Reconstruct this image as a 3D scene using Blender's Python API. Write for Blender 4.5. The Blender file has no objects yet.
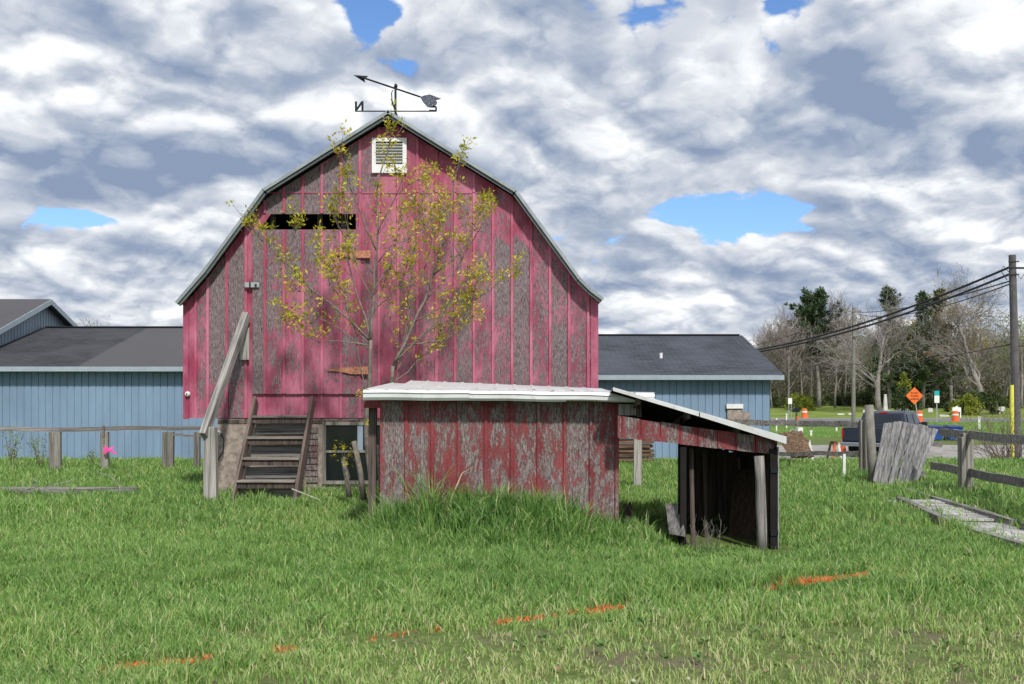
import bpy, math, random
import numpy as np
from mathutils import Vector, Matrix
R = math.radians
random.seed(7)
rng = np.random.default_rng(11)
scene = bpy.context.scene
COL = scene.collection
# ------------------------------------------------------------------ camera, sky, sun, exposure
EYE, FPX, HOR = 1.65, 1000.0, 400.0
cam = bpy.data.cameras.new('camera'); cam_o = bpy.data.objects.new('camera', cam); COL.objects.link(cam_o)
cam.sensor_width = 36.0; cam.lens = 36.0*FPX/1024.0
cam.shift_y = (HOR-342.0)/1024.0
cam.clip_start = .1; cam.clip_end = 3000
cam_o.location = (0, 0, EYE); cam_o.rotation_euler = (R(90), 0, 0)
scene.camera = cam_o
scene.view_settings.view_transform = 'Standard'; scene.view_settings.look = 'None'
scene.view_settings.gamma = 1; scene.view_settings.use_curve_mapping = False
scene.view_settings.exposure = 0.47
scene.cycles.max_bounces = 6; scene.cycles.diffuse_bounces = 3; scene.cycles.transparent_max_bounces = 8

SUNV = Vector((.24, -.74, .80)).normalized()
sun_el = math.asin(SUNV.z); sun_az = math.atan2(SUNV.x, SUNV.y)
sun = bpy.data.lights.new('sun', 'SUN'); sun.energy = 2.7; sun.angle = R(4.0); sun.color = (1, .955, .89)
sun_o = bpy.data.objects.new('sun', sun); COL.objects.link(sun_o)
sun_o.rotation_euler = SUNV.to_track_quat('Z', 'Y').to_euler()

def at(px, py, D):
    return Vector(((px-512)*D/FPX, D, EYE-(py-HOR)*D/FPX))
def X(px, D): return (px-512)*D/FPX
def Z(py, D): return EYE-(py-HOR)*D/FPX

class NT:
    """small helper for building node trees"""
    def __init__(s, nt): s.nt = nt; s.n = nt.nodes; s.l = nt.links
    def node(s, t, **kw):
        n = s.n.new(t)
        for k, v in kw.items(): setattr(n, k, v)
        return n
    def put(s, sock, v):
        if v is None: return
        if isinstance(v, bpy.types.NodeSocket): s.l.new(v, sock)
        else: sock.default_value = v
    def m(s, op, a, b=None, c=None, clamp=False):
        n = s.node('ShaderNodeMath', operation=op); n.use_clamp = clamp
        s.put(n.inputs[0], a); s.put(n.inputs[1], b)
        if c is not None: s.put(n.inputs[2], c)
        return n.outputs[0]
    def v(s, op, a, b=None, out=0):
        n = s.node('ShaderNodeVectorMath', operation=op)
        s.put(n.inputs[0], a)
        if b is not None: s.put(n.inputs[1], b)
        return n.outputs[out]
    def noise(s, vec, scale, detail=4, rough=.55, dist=0., lac=2.0):
        n = s.node('ShaderNodeTexNoise')
        if vec is not None: s.l.new(vec, n.inputs['Vector'])
        n.inputs['Scale'].default_value = scale; n.inputs['Detail'].default_value = detail
        n.inputs['Roughness'].default_value = rough; n.inputs['Distortion'].default_value = dist
        n.inputs['Lacunarity'].default_value = lac
        return n.outputs[0]
    def ramp(s, f, stops, interp='LINEAR'):
        n = s.node('ShaderNodeValToRGB'); s.l.new(f, n.inputs[0]); cr = n.color_ramp; cr.interpolation = interp
        while len(cr.elements) < len(stops): cr.elements.new(.5)
        for e, (p, c) in zip(cr.elements, stops):
            e.position = p; e.color = (c, c, c, 1) if not hasattr(c, '__len__') else (*c, 1)
        return n.outputs[0]
    def mapr(s, f, a, b, c=0., d=1., smooth=True):
        n = s.node('ShaderNodeMapRange'); n.interpolation_type = 'SMOOTHSTEP' if smooth else 'LINEAR'
        s.put(n.inputs[0], f)
        for i, q in enumerate((a, b, c, d)): s.put(n.inputs[i+1], q)
        return n.outputs[0]
    def mix(s, f, a, b, mode='MIX'):
        n = s.node('ShaderNodeMix', data_type='RGBA', blend_type=mode)
        s.put(n.inputs[0], f)
        for i, q in ((6, a), (7, b)):
            if isinstance(q, (tuple, list)) and len(q) == 3: q = (*q, 1)
            s.put(n.inputs[i], q)
        return n.outputs[2]
    def scale(s, vec, sc):
        n = s.node('ShaderNodeMapping'); s.l.new(vec, n.inputs[0]); n.inputs['Scale'].default_value = sc
        return n.outputs[0]

# ---- world: Nishita sky with a procedural layer of broken cumulus
world = bpy.data.worlds.new('World'); scene.world = world; world.use_nodes = True
world.cycles.sampling_method = 'MANUAL'; world.cycles.sample_map_resolution = 512
wt = NT(world.node_tree); wt.n.clear()
sky = wt.node('ShaderNodeTexSky', sky_type='NISHITA'); sky.sun_disc = False
sky.sun_elevation = sun_el; sky.sun_rotation = sun_az; sky.altitude = 200; sky.air_density = 1.0; sky.dust_density = .4; sky.ozone_density = 2.5
tc = wt.node('ShaderNodeTexCoord'); dvec = tc.outputs['Generated']
sep = wt.node('ShaderNodeSeparateXYZ'); wt.l.new(dvec, sep.inputs[0])
zz = wt.m('MAXIMUM', sep.outputs[2], 0.0)
den = wt.m('ADD', zz, .36)
cmb = wt.node('ShaderNodeCombineXYZ')
wt.l.new(wt.m('DIVIDE', sep.outputs[0], den), cmb.inputs[0]); wt.l.new(wt.m('DIVIDE', sep.outputs[1], den), cmb.inputs[1])
P = cmb.outputs[0]
def direction(px, py): return Vector(((px-512)/FPX, 1, (HOR-py)/FPX)).normalized()
def blob(px, py, wx, wy, amp):
    # a soft elliptical region of the sky dome round a direction, width and height in radians
    c = direction(px, py)
    d = wt.v('MULTIPLY', wt.v('SUBTRACT', dvec, tuple(c)), (1000./wx, 1000./wx, 1000./wy))
    L = wt.v('LENGTH', d, out=1)
    return wt.mapr(L, 0., 1., amp, 0.)
def total(bl):
    s = None
    for b in bl:
        q = blob(*b); s = q if s is None else wt.m('ADD', s, q)
    return s
# (px, py, half-width, half-height, strength)
holes = total([(378, 12, 66, 38, -.34), (20, 214, 120, 24, -.26), (120, 222, 80, 14, -.18), (240, 196, 70, 16, -.20), (735, 214, 130, 28, -.20), (625, 178, 60, 18, -.17), (775, 2, 22, 16, -.2),
               (410, 62, 40, 14, -.12), (170, 125, 290, 100, .25), (560, 110, 240, 120, .2), (900, 120, 240, 110, .25), (130, 275, 260, 40, .15), (800, 290, 320, 50, .15), (640, 290, 120, 60, .15), (200, 25, 150, 60, .25), (540, 10, 90, 50, .2), (880, 10, 90, 60, .2), (820, 60, 140, 70, .1), (980, 215, 80, 30, .2)])
shade = total([(160, 145, 290, 80, .55), (60, 110, 160, 60, .25), (30, 178, 150, 36, .3), (400, 160, 90, 50, -.15), (960, 165, 170, 36, .38), (925, 22, 130, 40, .32), (640, 120, 160, 60, .28),
               (740, 35, 100, 50, -.30), (130, 45, 190, 35, -.16), (30, 60, 60, 30, -.2), (250, 225, 90, 35, -.40), (110, 245, 130, 26, -.25), (700, 296, 330, 24, -.12), (640, 285, 120, 10, .45), (800, 262, 140, 14, .22),
               (780, 130, 150, 50, .22), (480, 60, 60, 50, -.22), (170, 302, 200, 12, .35), (60, 285, 120, 16, -.2), (560, 230, 90, 30, -.15), (930, 245, 110, 14, .3), (880, 190, 100, 10, -.2), (600, 60, 80, 30, .2), (20, 20, 200, 40, .15), (850, 95, 100, 24, .2)])
def billow(vec, scale, det, rough=.5):
    """rounded lumps parted by creases (folded gradient noise)"""
    n = wt.node('ShaderNodeTexNoise', noise_type='RIDGED_MULTIFRACTAL'); n.normalize = True
    wt.l.new(vec, n.inputs['Vector'])
    n.inputs['Scale'].default_value = scale; n.inputs['Detail'].default_value = det; n.inputs['Roughness'].default_value = rough
    n.inputs['Offset'].default_value = 1.0; n.inputs['Gain'].default_value = 1.6; n.inputs['Lacunarity'].default_value = 2.1
    return wt.m('SUBTRACT', 1.0, n.outputs[0])
warp = wt.node('ShaderNodeTexNoise'); wt.l.new(P, warp.inputs['Vector']); warp.inputs['Scale'].default_value = 5.0; warp.inputs['Detail'].default_value = 5
wv = wt.v('MULTIPLY', wt.v('SUBTRACT', warp.outputs[1], (.5, .5, .5)), (.085, .085, .085))
Pw = wt.v('ADD', P, wv)
b0 = billow(Pw, 2.5, 7); b1 = billow(wt.v('ADD', Pw, (.014, -.045, 0)), 2.5, 6)
L0 = wt.noise(Pw, 1.75, 3, .5); L1 = wt.noise(wt.v('ADD', Pw, (.03, -.20, 0)), 1.75, 3, .5)
fine = wt.noise(Pw, 13.0, 7, .6)
cover = wt.m('ADD', wt.m('ADD', L0, wt.m('MULTIPLY', wt.m('SUBTRACT', b0, .5), .35)), holes)
cover = wt.m('ADD', cover, wt.m('MULTIPLY', wt.m('SUBTRACT', fine, .5), .22))
cover = wt.m('ADD', cover, wt.mapr(zz, .22, .0, 0, .12))
alpha = wt.mapr(cover, .03, .11)
lum = wt.m('ADD', .65, wt.m('MULTIPLY', wt.m('SUBTRACT', L0, L1), 1.15))
lum = wt.m('ADD', lum, wt.m('MULTIPLY', wt.m('SUBTRACT', b0, b1), .66))
lum = wt.m('ADD', lum, wt.m('MULTIPLY', wt.m('SUBTRACT', b0, .5), .30))
lum = wt.m('SUBTRACT', lum, wt.m('MULTIPLY', shade, .44))
lum = wt.m('ADD', lum, wt.m('MULTIPLY', wt.m('SUBTRACT', fine, .5), .42))
lum = wt.m('ADD', lum, wt.mapr(cover, .26, .08, 0, .20)); lum = wt.m('ADD', lum, wt.mapr(zz, .14, .0, 0, .12))
ccol = wt.ramp(lum, [(0.0, (.21, .27, .39)), (.30, (.35, .40, .49)), (.58, (.57, .60, .65)), (.82, (.80, .82, .84)), (1.0, (.95, .955, .955))])
K = 12.0
cl = wt.mix(1.0, ccol, (K*.92, K*.92, K*.92), 'MULTIPLY')
skyc = wt.mix(1.0, sky.outputs[0], (1.0, 1.22, 1.5), 'MULTIPLY')
fin = wt.mix(alpha, skyc, cl)
bg = wt.node('ShaderNodeBackground'); bg.inputs[1].default_value = 1.0/K
wt.l.new(fin, bg.inputs[0])
wo = wt.node('ShaderNodeOutputWorld'); wt.l.new(bg.outputs[0], wo.inputs[0])

# ------------------------------------------------------------------ materials
def mat(name):
    m = bpy.data.materials.new(name); m.use_nodes = True
    t = NT(m.node_tree); b = t.n['Principled BSDF']
    return m, t, b
def setp(t, b, color=None, rough=None, metal=None, bump=None, bstr=.3, bdist=.01, spec=None):
    if color is not None:
        if isinstance(color, tuple) and len(color) == 3: color = (*color, 1)
        t.put(b.inputs['Base Color'], color)
    if rough is not None: t.put(b.inputs['Roughness'], rough)
    if metal is not None: b.inputs['Metallic'].default_value = metal
    if spec is not None: b.inputs['Specular IOR Level'].default_value = spec
    if bump is not None:
        n = t.node('ShaderNodeBump'); n.inputs['Strength'].default_value = bstr; n.inputs['Distance'].default_value = bdist
        t.l.new(bump, n.inputs['Height']); t.l.new(n.outputs[0], b.inputs['Normal'])
def ocoord(t): return t.node('ShaderNodeTexCoord').outputs['Object']
def plain(name, c, rough=.6, var=.2, sc=3., metal=0., spec=.4, grime=None):
    m, t, b = mat(name); o = ocoord(t)
    f = t.noise(o, sc, 6, .6)
    c2 = tuple(x*(1-var) for x in c); c3 = tuple(min(1, x*(1+var*.6)) for x in c)
    col = t.mix(t.mapr(f, .3, .7), c2, c3)
    if grime:
        g = t.mapr(t.noise(o, sc*2.3, 7, .65), .52, .68)
        col = t.mix(g, col, grime)
    setp(t, b, col, rough, metal, f, .15, .01, spec)
    return m
def grey_wood(name, lo=(.11, .10, .095), hi=(.34, .325, .31), axis='z', sc=1., streak=1., along=None):
    m, t, b = mat(name); o = ocoord(t)
    if along is not None:   # turn the grain so that it follows a slanting board
        mp = t.node('ShaderNodeMapping'); t.l.new(o, mp.inputs[0]); mp.inputs['Rotation'].default_value = Vector(along).normalized().rotation_difference(Vector((0, 0, 1))).to_euler(); o = mp.outputs[0]
    s = {'z': (26, 26, .8), 'x': (.8, 26, 26), 'y': (26, .8, 26)}[axis]
    v = t.scale(o, tuple(q*sc for q in s))
    g = t.noise(v, 1.6, 6, .65, .3)
    g2 = t.noise(t.scale(o, tuple(q*sc*.35 for q in s)), 1.3, 3)
    k = t.m('ADD', t.m('MULTIPLY', g, .7), t.m('MULTIPLY', g2, .3))
    col = t.ramp(t.mapr(k, .30, .68), [(0, tuple(.45*q for q in lo)), (.22, lo), (.6, tuple((a+c)/2 for a, c in zip(lo, hi))), (1, hi)])
    oi = t.node('ShaderNodeObjectInfo').outputs['Random']
    col = t.mix(1.0, col, t.ramp(oi, [(0, .8), (1, 1.15)]), 'MULTIPLY')
    setp(t, b, col, .85, None, g, .5*streak, .006, .2)
    return m
def peeling(name, dark, light, wlo=(.09, .085, .085), whi=(.31, .295, .285), residue=(.23, .05, .06), bias=0.):
    """old paint over grey wood; the UV layer carries (position across the board, how worn it is)"""
    m, t, b = mat(name); o = ocoord(t)
    uv = t.node('ShaderNodeUVMap', uv_map='wear').outputs[0]
    sp = t.node('ShaderNodeSeparateXYZ'); t.l.new(uv, sp.inputs[0])
    e = t.m('ABSOLUTE', t.m('SUBTRACT', t.m('MULTIPLY', sp.outputs[0], 2.), 1.))
    e6 = t.m('POWER', e, 7.)
    big = t.noise(t.scale(o, (7, 7, 2.2)), 1., 6, .65, .5)
    grain = t.noise(t.scale(o, (34, 34, 9)), 1., 7, .72, .6)
    crk = t.noise(t.scale(o, (52, 52, 40)), 1., 5, .75, 1.0)
    pv = t.m('ADD', sp.outputs[1], bias)
    pv = t.m('SUBTRACT', pv, t.m('MULTIPLY', e6, .42))
    pv = t.m('ADD', pv, t.m('MULTIPLY', t.m('SUBTRACT', big, .5), 1.5))
    pv = t.m('ADD', pv, t.m('MULTIPLY', t.m('SUBTRACT', grain, .5), 1.55))
    pv = t.m('ADD', pv, t.m('MULTIPLY', t.m('SUBTRACT', crk, .5), 1.2))
    mask = t.mapr(pv, .42, .60)
    fade = t.noise(t.scale(o, (3.1, 3.1, 1.1)), 1., 6, .65)
    paint = t.mix(t.mapr(fade, .32, .68), dark, light)
    streaks = t.noise(t.scale(o, (30, 30, 1.2)), 1., 4, .6)
    paint = t.mix(t.mapr(streaks, .55, .75, 0, .35), paint, tuple(q*.55 for q in dark))
    wg = t.noise(t.scale(o, (60, 60, 14)), 1., 7, .72, .8)
    wood = t.ramp(t.mapr(wg, .3, .7), [(0, tuple(q*.35 for q in wlo)), (.3, wlo), (.65, tuple((a+c)/2 for a, c in zip(wlo, whi))), (1, whi)])
    wood = t.mix(t.mapr(crk, .53, .66, 0, .22), wood, residue)
    chalk = t.mapr(t.noise(t.scale(o, (90, 90, 45)), 1., 4, .7), .42, .66, 0, .30)
    paint = t.mix(t.m('MULTIPLY', chalk, t.mapr(pv, .05, .5)), paint, tuple((a+c)*.5 for a, c in zip(wlo, whi)))
    col = t.mix(t.m('MULTIPLY', mask, .90), paint, wood)
    edge = t.m('SUBTRACT', 1., t.m('ABSOLUTE', t.m('MULTIPLY', t.m('SUBTRACT', pv, .50), 14.), clamp=False), clamp=True)
    col = t.mix(t.m('MULTIPLY', edge, .45), col, (.03, .02, .022))
    h = t.m('ADD', t.m('MULTIPLY', mask, -.5), t.m('MULTIPLY', wg, .5))
    setp(t, b, col, t.mapr(mask, 0, 1, .62, .9), None, h, .45, .004, .25)
    return m

M = {}
M['barn_paint'] = peeling('barn_paint', (.28, .042, .085), (.49, .165, .24), wlo=(.11, .098, .10), whi=(.30, .28, .285), residue=(.30, .08, .12))
M['batten_paint'] = peeling('batten_paint', (.36, .055, .105), (.58, .19, .28), wlo=(.13, .10, .10), whi=(.30, .25, .26), residue=(.30, .08, .12))  # paler copy of the barn paint, for the light that battens catch
M['shed_paint'] = peeling('shed_paint', (.165, .022, .028), (.27, .052, .058), wlo=(.12, .11, .105), whi=(.37, .355, .34), residue=(.27, .05, .05))
M['wood_z'] = grey_wood('weathered_wood', axis='z')
M['wood_x'] = grey_wood('weathered_wood_lengthways', axis='x')
M['wood_y'] = grey_wood('weathered_wood_deep', axis='y')
M['wood_gate'] = grey_wood('gate_wood', (.105, .105, .11), (.29, .28, .275), along=(.37, .5, 1.25))
M['wood_rail'] = grey_wood('hand_rail_wood', (.20, .195, .18), (.50, .48, .45), along=(.22, 1.33, 1.95))
M['wood_string'] = grey_wood('stringer_wood', (.075, .055, .048), (.22, .175, .15), along=(0, 1.4, 1.5))
M['wood_pale'] = grey_wood('pale_weathered_wood', (.22, .21, .19), (.50, .48, .45), 'z')
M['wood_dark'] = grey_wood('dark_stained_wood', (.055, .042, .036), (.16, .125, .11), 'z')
M['wood_darkx'] = grey_wood('dark_stained_tread', (.14, .12, .105), (.40, .355, .32), 'x')
M['wood_brown'] = grey_wood('brown_wood', (.12, .075, .045), (.32, .22, .14), 'x')
M['wood_fence'] = grey_wood('fence_wood', (.13, .12, .105), (.33, .315, .28), 'z')
M['wood_plank'] = grey_wood('painted_plank', (.24, .235, .225), (.60, .59, .57), 'y')
M['lumber'] = grey_wood('stacked_lumber', (.06, .035, .022), (.30, .20, .13), 'x')
M['black'] = plain('black_paint', (.018, .02, .022), .5)
M['iron'] = plain('blackened_iron', (.022, .028, .035), .45, .3, 20, .6)
M['vanetail'] = plain('flaking_vane_paint', (.05, .06, .09), .5, .4, 30, .2, .4, (.55, .58, .62))
M['white'] = plain('white_paint', (.78, .78, .76), .5, .08, 6)
M['whitemetal'] = plain('white_roof_metal', (.64, .65, .65), .4, .10, 2.5, .1, .5, (.55, .54, .50))
M['steel'] = plain('galvanised_steel', (.50, .52, .53), .42, .2, 5, .75)
M['drip'] = plain('roof_edge_metal', (.30, .335, .345), .5, .2, 4, .3)
M['roofdark'] = plain('roof_underside', (.10, .12, .12), .7)  # rake board coloured dark teal for the shadow beneath the roof edge
M['concrete'] = plain('old_concrete', (.34, .285, .245), .9, .35, 9, 0, .2, (.20, .155, .13))
M['rust'] = plain('rusty_hinge', (.48, .22, .14), .8, .35, 22, 0, .2, (.30, .10, .07))
M['oldply'] = grey_wood('old_plywood', (.045, .03, .024), (.10, .07, .055), 'z')
M['tar'] = plain('tarred_underside', (.024, .022, .021), 1., spec=0.)  # near-black colour stands in for deep shade in and under the lean-to
M['dirt'] = plain('bare_soil', (.15, .115, .085), .95, .4, 6)
M['bark'] = plain('grey_bark', (.20, .175, .15), .9, .35, 14)
M['barktwig'] = plain('brown_twig', (.16, .125, .10), .9, .3, 14)
M['farbark'] = plain('far_bark', (.24, .22, .20), .9, .3, 2)
M['fartwig'] = plain('far_twig', (.25, .225, .205), .9, .3, 1.5)
M['fartwigred'] = plain('far_twig_reddish', (.28, .24, .225), .9, .3, 1.5)
M['stone'] = plain('headstone', (.62, .61, .58), .8, .2, 2)
M['orange'] = plain('orange_sign', (.90, .17, .03), .5, .05)
M['orangeplastic'] = plain('orange_plastic', (.80, .14, .04), .45, .1)
M['binblue'] = plain('blue_plastic', (.02, .085, .36), .4, .15)
M['binlid'] = plain('dark_blue_lid', (.015, .04, .14), .45, .15)
M['yellow'] = plain('yellow_guard', (.72, .68, .10), .5, .1)
M['pink'] = plain('pink_ribbon', (.92, .10, .42), .6, .05)
M['teal'] = plain('teal_paint', (.02, .40, .40), .5, .05)
M['carpaint'] = plain('slate_blue_car_paint', (.050, .062, .085), .25, .08, 2, .5, .6)
M['rubber'] = plain('tyre_rubber', (.02, .02, .02), .85)
M['redlens'] = plain('red_lens', (.55, .012, .02), .2, .05)
M['chrome'] = plain('bright_metal', (.6, .6, .62), .2, .05, 3, .9)
M['cable'] = plain('cable_sheath', (.03, .03, .035), .6)
M['polewood'] = plain('pole_wood', (.12, .11, .115), .9, .25, 5)
M['polewood2'] = plain('pole_wood_pale', (.21, .20, .175), .9, .25, 5)
M['farpine'] = plain('pine_needles', (.035, .065, .035), .7, .45, .6)
M['cream'] = plain('white_clapboard', (.75, .75, .73), .7, .08, 2)
m, t, b = mat('window_glass'); setp(t, b, (.012, .015, .018), .06, None, spec=.6); M['glass'] = m
m, t, b = mat('car_glass'); setp(t, b, (.02, .025, .032), .05, None, spec=.6); M['carglass'] = m
# blue siding
def siding(name, c):
    m, t, b = mat(name); o = ocoord(t)
    f = t.noise(t.scale(o, (1.2, 1.2, .35)), 1., 6, .6)
    g = t.noise(t.scale(o, (14, 14, 1.0)), 1., 5, .6)
    col = t.mix(t.mapr(f, .3, .7), tuple(q*.86 for q in c), tuple(q*1.1 for q in c))
    col = t.mix(t.mapr(g, .55, .75, 0, .3), col, tuple(q*.6 for q in c))
    setp(t, b, col, .6, None, g, .1, .01, .3); return m
M['siding'] = siding('blue_siding', (.20, .295, .41))
M['siding2'] = siding('pale_blue_siding', (.26, .325, .39))
M['fascia'] = plain('grey_blue_fascia', (.32, .38, .43), .6, .1)
M['foundstrip'] = plain('ochre_footing', (.38, .30, .17), .9, .3)
# shingles
def shingle(name, c, patch=None):
    m, t, b = mat(name); o = ocoord(t)
    br = t.node('ShaderNodeTexBrick'); t.l.new(t.scale(o, (1, 1, 1)), br.inputs[0])
    sx = t.node('ShaderNodeSeparateXYZ'); t.l.new(o, sx.inputs[0])
    cb = t.node('ShaderNodeCombineXYZ'); t.l.new(sx.outputs[0], cb.inputs[0]); t.l.new(sx.outputs[1], cb.inputs[1])
    t.l.new(cb.outputs[0], br.inputs[0])
    br.inputs['Color1'].default_value = (*[q*.8 for q in c], 1); br.inputs['Color2'].default_value = (*[q*1.25 for q in c], 1)
    br.inputs['Mortar'].default_value = (*[q*.45 for q in c], 1)
    br.inputs['Scale'].default_value = 1; br.inputs['Mortar Size'].default_value = .012
    br.inputs['Brick Width'].default_value = .33; br.inputs['Row Height'].default_value = .15; br.inputs['Bias'].default_value = 0
    f = t.noise(o, .55, 7, .65)
    col = t.mix(t.mapr(f, .35, .65, .0, .55), br.outputs[0], tuple(q*1.6 for q in c))
    if patch:   # a re-shingled paler strip with a slanting edge
        pm = t.mapr(t.m('ADD', sx.outputs[0], t.m('MULTIPLY', sx.outputs[1], patch[1])), patch[0], patch[0]+.15)
        col = t.mix(t.m('MULTIPLY', pm, .75), col, patch[2])
    setp(t, b, col, .9, None, br.outputs[1], .3, .01, .15); return m
M['shingle_a'] = shingle('dark_shingles', (.048, .050, .056), (-2.75, 0. , (.105, .10, .105)))
M['shingle_b'] = shingle('blue_black_shingles', (.058, .064, .078))

# ------------------------------------------------------------------ mesh helper
class MB:
    def __init__(s): s.v = []; s.f = []; s.uv = {}
    def face(s, idx, uv=None):
        if uv is not None: s.uv[len(s.f)] = uv
        s.f.append(tuple(idx))
    def quad(s, a, b, c, d, uv=None):
        i = len(s.v); s.v += [tuple(a), tuple(b), tuple(c), tuple(d)]; s.face((i, i+1, i+2, i+3), uv)
    def poly(s, pts, uv=None):
        i = len(s.v); s.v += [tuple(p) for p in pts]; s.face(range(i, i+len(pts)), uv)
    def hexa(s, p, wear=None):
        """p: 8 corners, bottom 4 ccw then top 4 ccw"""
        i = len(s.v); s.v += [tuple(q) for q in p]
        uv = [(.5, wear)]*4 if wear is not None else None
        for f in ((3, 2, 1, 0), (4, 5, 6, 7), (0, 1, 5, 4), (1, 2, 6, 5), (2, 3, 7, 6), (3, 0, 4, 7)):
            s.face([i+k for k in f], uv)
    def box(s, x0, x1, y0, y1, z0, z1, wear=None):
        s.hexa([(x0, y0, z0), (x1, y0, z0), (x1, y1, z0), (x0, y1, z0), (x0, y0, z1), (x1, y0, z1), (x1, y1, z1), (x0, y1, z1)], wear)
    def beam(s, p0, p1, w, t, up=(0, 0, 1), wear=None, w1=None, t1=None):
        """bar from p0 to p1; w along the side direction, t along up"""
        p0 = Vector(p0); p1 = Vector(p1); d = (p1-p0).normalized(); up = Vector(up)
        sd = d.cross(up)
        if sd.length < 1e-4: sd = Vector((1, 0, 0))
        sd.normalize(); u = sd.cross(d).normalized()
        w1 = w if w1 is None else w1; t1 = t if t1 is None else t1
        a = [p0-sd*w/2-u*t/2, p0+sd*w/2-u*t/2, p0+sd*w/2+u*t/2, p0-sd*w/2+u*t/2]
        c = [p1-sd*w1/2-u*t1/2, p1+sd*w1/2-u*t1/2, p1+sd*w1/2+u*t1/2, p1-sd*w1/2+u*t1/2]
        s.hexa(a+c, wear)
    def tube(s, pts, radii, n=6, cap=True):
        pts = [Vector(p) for p in pts]
        if not hasattr(radii, '__len__'): radii = [radii]*len(pts)
        rings = []; ref = Vector((.3, .2, 1)).normalized()
        for i, p in enumerate(pts):
            d = (pts[min(i+1, len(pts)-1)]-pts[max(i-1, 0)])
            if d.length < 1e-6: d = Vector((0, 0, 1))
            d.normalize(); a = d.cross(ref)
            if a.length < 1e-3: a = d.cross(Vector((1, 0, 0)))
            a.normalize(); b = d.cross(a)
            i0 = len(s.v)
            for k in range(n):
                an = 2*math.pi*k/n
                s.v.append(tuple(p+(a*math.cos(an)+b*math.sin(an))*radii[i]))
            rings.append(i0)
        for r0, r1 in zip(rings, rings[1:]):
            for k in range(n): s.face((r0+k, r0+(k+1) % n, r1+(k+1) % n, r1+k))
        if cap and n > 3:
            s.face([rings[0]+k for k in range(n)][::-1]); s.face([rings[-1]+k for k in range(n)])
    def lathe(s, c, prof, n=16):
        """prof: list of (radius, z) about a vertical axis through c"""
        i0 = len(s.v)
        for r, z in prof:
            for k in range(n):
                a = 2*math.pi*k/n; s.v.append((c[0]+r*math.cos(a), c[1]+r*math.sin(a), c[2]+z))
        for j in range(len(prof)-1):
            for k in range(n):
                s.face((i0+j*n+k, i0+j*n+(k+1) % n, i0+(j+1)*n+(k+1) % n, i0+(j+1)*n+k))
        s.face([i0+k for k in range(n)][::-1]); s.face([i0+(len(prof)-1)*n+k for k in range(n)])
    def prism(s, poly, d, wear=None):
        """poly: coplanar 3-D points; d: extrusion vector"""
        n = len(poly); i = len(s.v); d = Vector(d)
        s.v += [tuple(p) for p in poly]+[tuple(Vector(p)+d) for p in poly]
        uv = (lambda k: [(.5, wear)]*k) if wear is not None else (lambda k: None)
        s.face([i+k for k in range(n)], uv(n)); s.face([i+n+k for k in range(n)][::-1], uv(n))
        for k in range(n):
            j = (k+1) % n; s.face((i+k, i+n+k, i+n+j, i+j), uv(4))
    def ball(s, c, r, seg=8, ring=5, sq=(1, 1, 1)):
        prof = [(r*math.sin(math.pi*k/ring)*.999+1e-4, -r*math.cos(math.pi*k/ring)*sq[2]) for k in range(ring+1)]
        s.lathe(c, prof, seg)
    def build(s, name, m, parent=None, smooth=False, bevel=0):
        off = Vector((0, 0, 0)); q = parent
        while q is not None: off += q.location; q = q.parent
        me = bpy.data.meshes.new(name)
        me.from_pydata([(a-off.x, b-off.y, c-off.z) for a, b, c in s.v], [], s.f)
        if s.uv:
            ul = me.uv_layers.new(name='wear'); data = np.full(len(me.loops)*2, .5, dtype=np.float32); li = 0
            for fi, f in enumerate(s.f):
                u = s.uv.get(fi)
                for k in range(len(f)):
                    data[2*(li+k):2*(li+k)+2] = u[k] if u is not None else (.5, .2)
                li += len(f)
            ul.data.foreach_set('uv', data)
        me.materials.append(m if not isinstance(m, str) else M[m])
        if smooth: me.polygons.foreach_set('use_smooth', [True]*len(me.polygons))
        me.update()
        o = bpy.data.objects.new(name, me); COL.objects.link(o)
        if parent is not None: o.parent = parent
        if bevel:
            bv = o.modifiers.new('bevel', 'BEVEL'); bv.width = bevel; bv.segments = 1; bv.limit_method = 'ANGLE'
        return o
def tag(o, label=None, cat=None, group=None, kind=None):
    if label: o['label'] = label
    if cat: o['category'] = cat
    if group: o['group'] = group
    if kind: o['kind'] = kind
    return o
def thing(name, loc, label, cat, group=None):
    o = bpy.data.objects.new(name, None); COL.objects.link(o); o.location = loc; o.empty_display_size = .2
    return tag(o, label, cat, group)
def dup(root, loc, rotz=0., scale=None, label=None, group=None):
    def cp(o, par):
        c = o.copy(); COL.objects.link(c)
        if par is not None: c.parent = par
        for ch in o.children: cp(ch, c)
        return c
    r = cp(root, None); r.location = loc; r.rotation_euler = (0, 0, rotz)
    if scale: r.scale = scale if hasattr(scale, '__len__') else (scale,)*3
    if label: r['label'] = label
    if group: r['group'] = group
    return r

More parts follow.
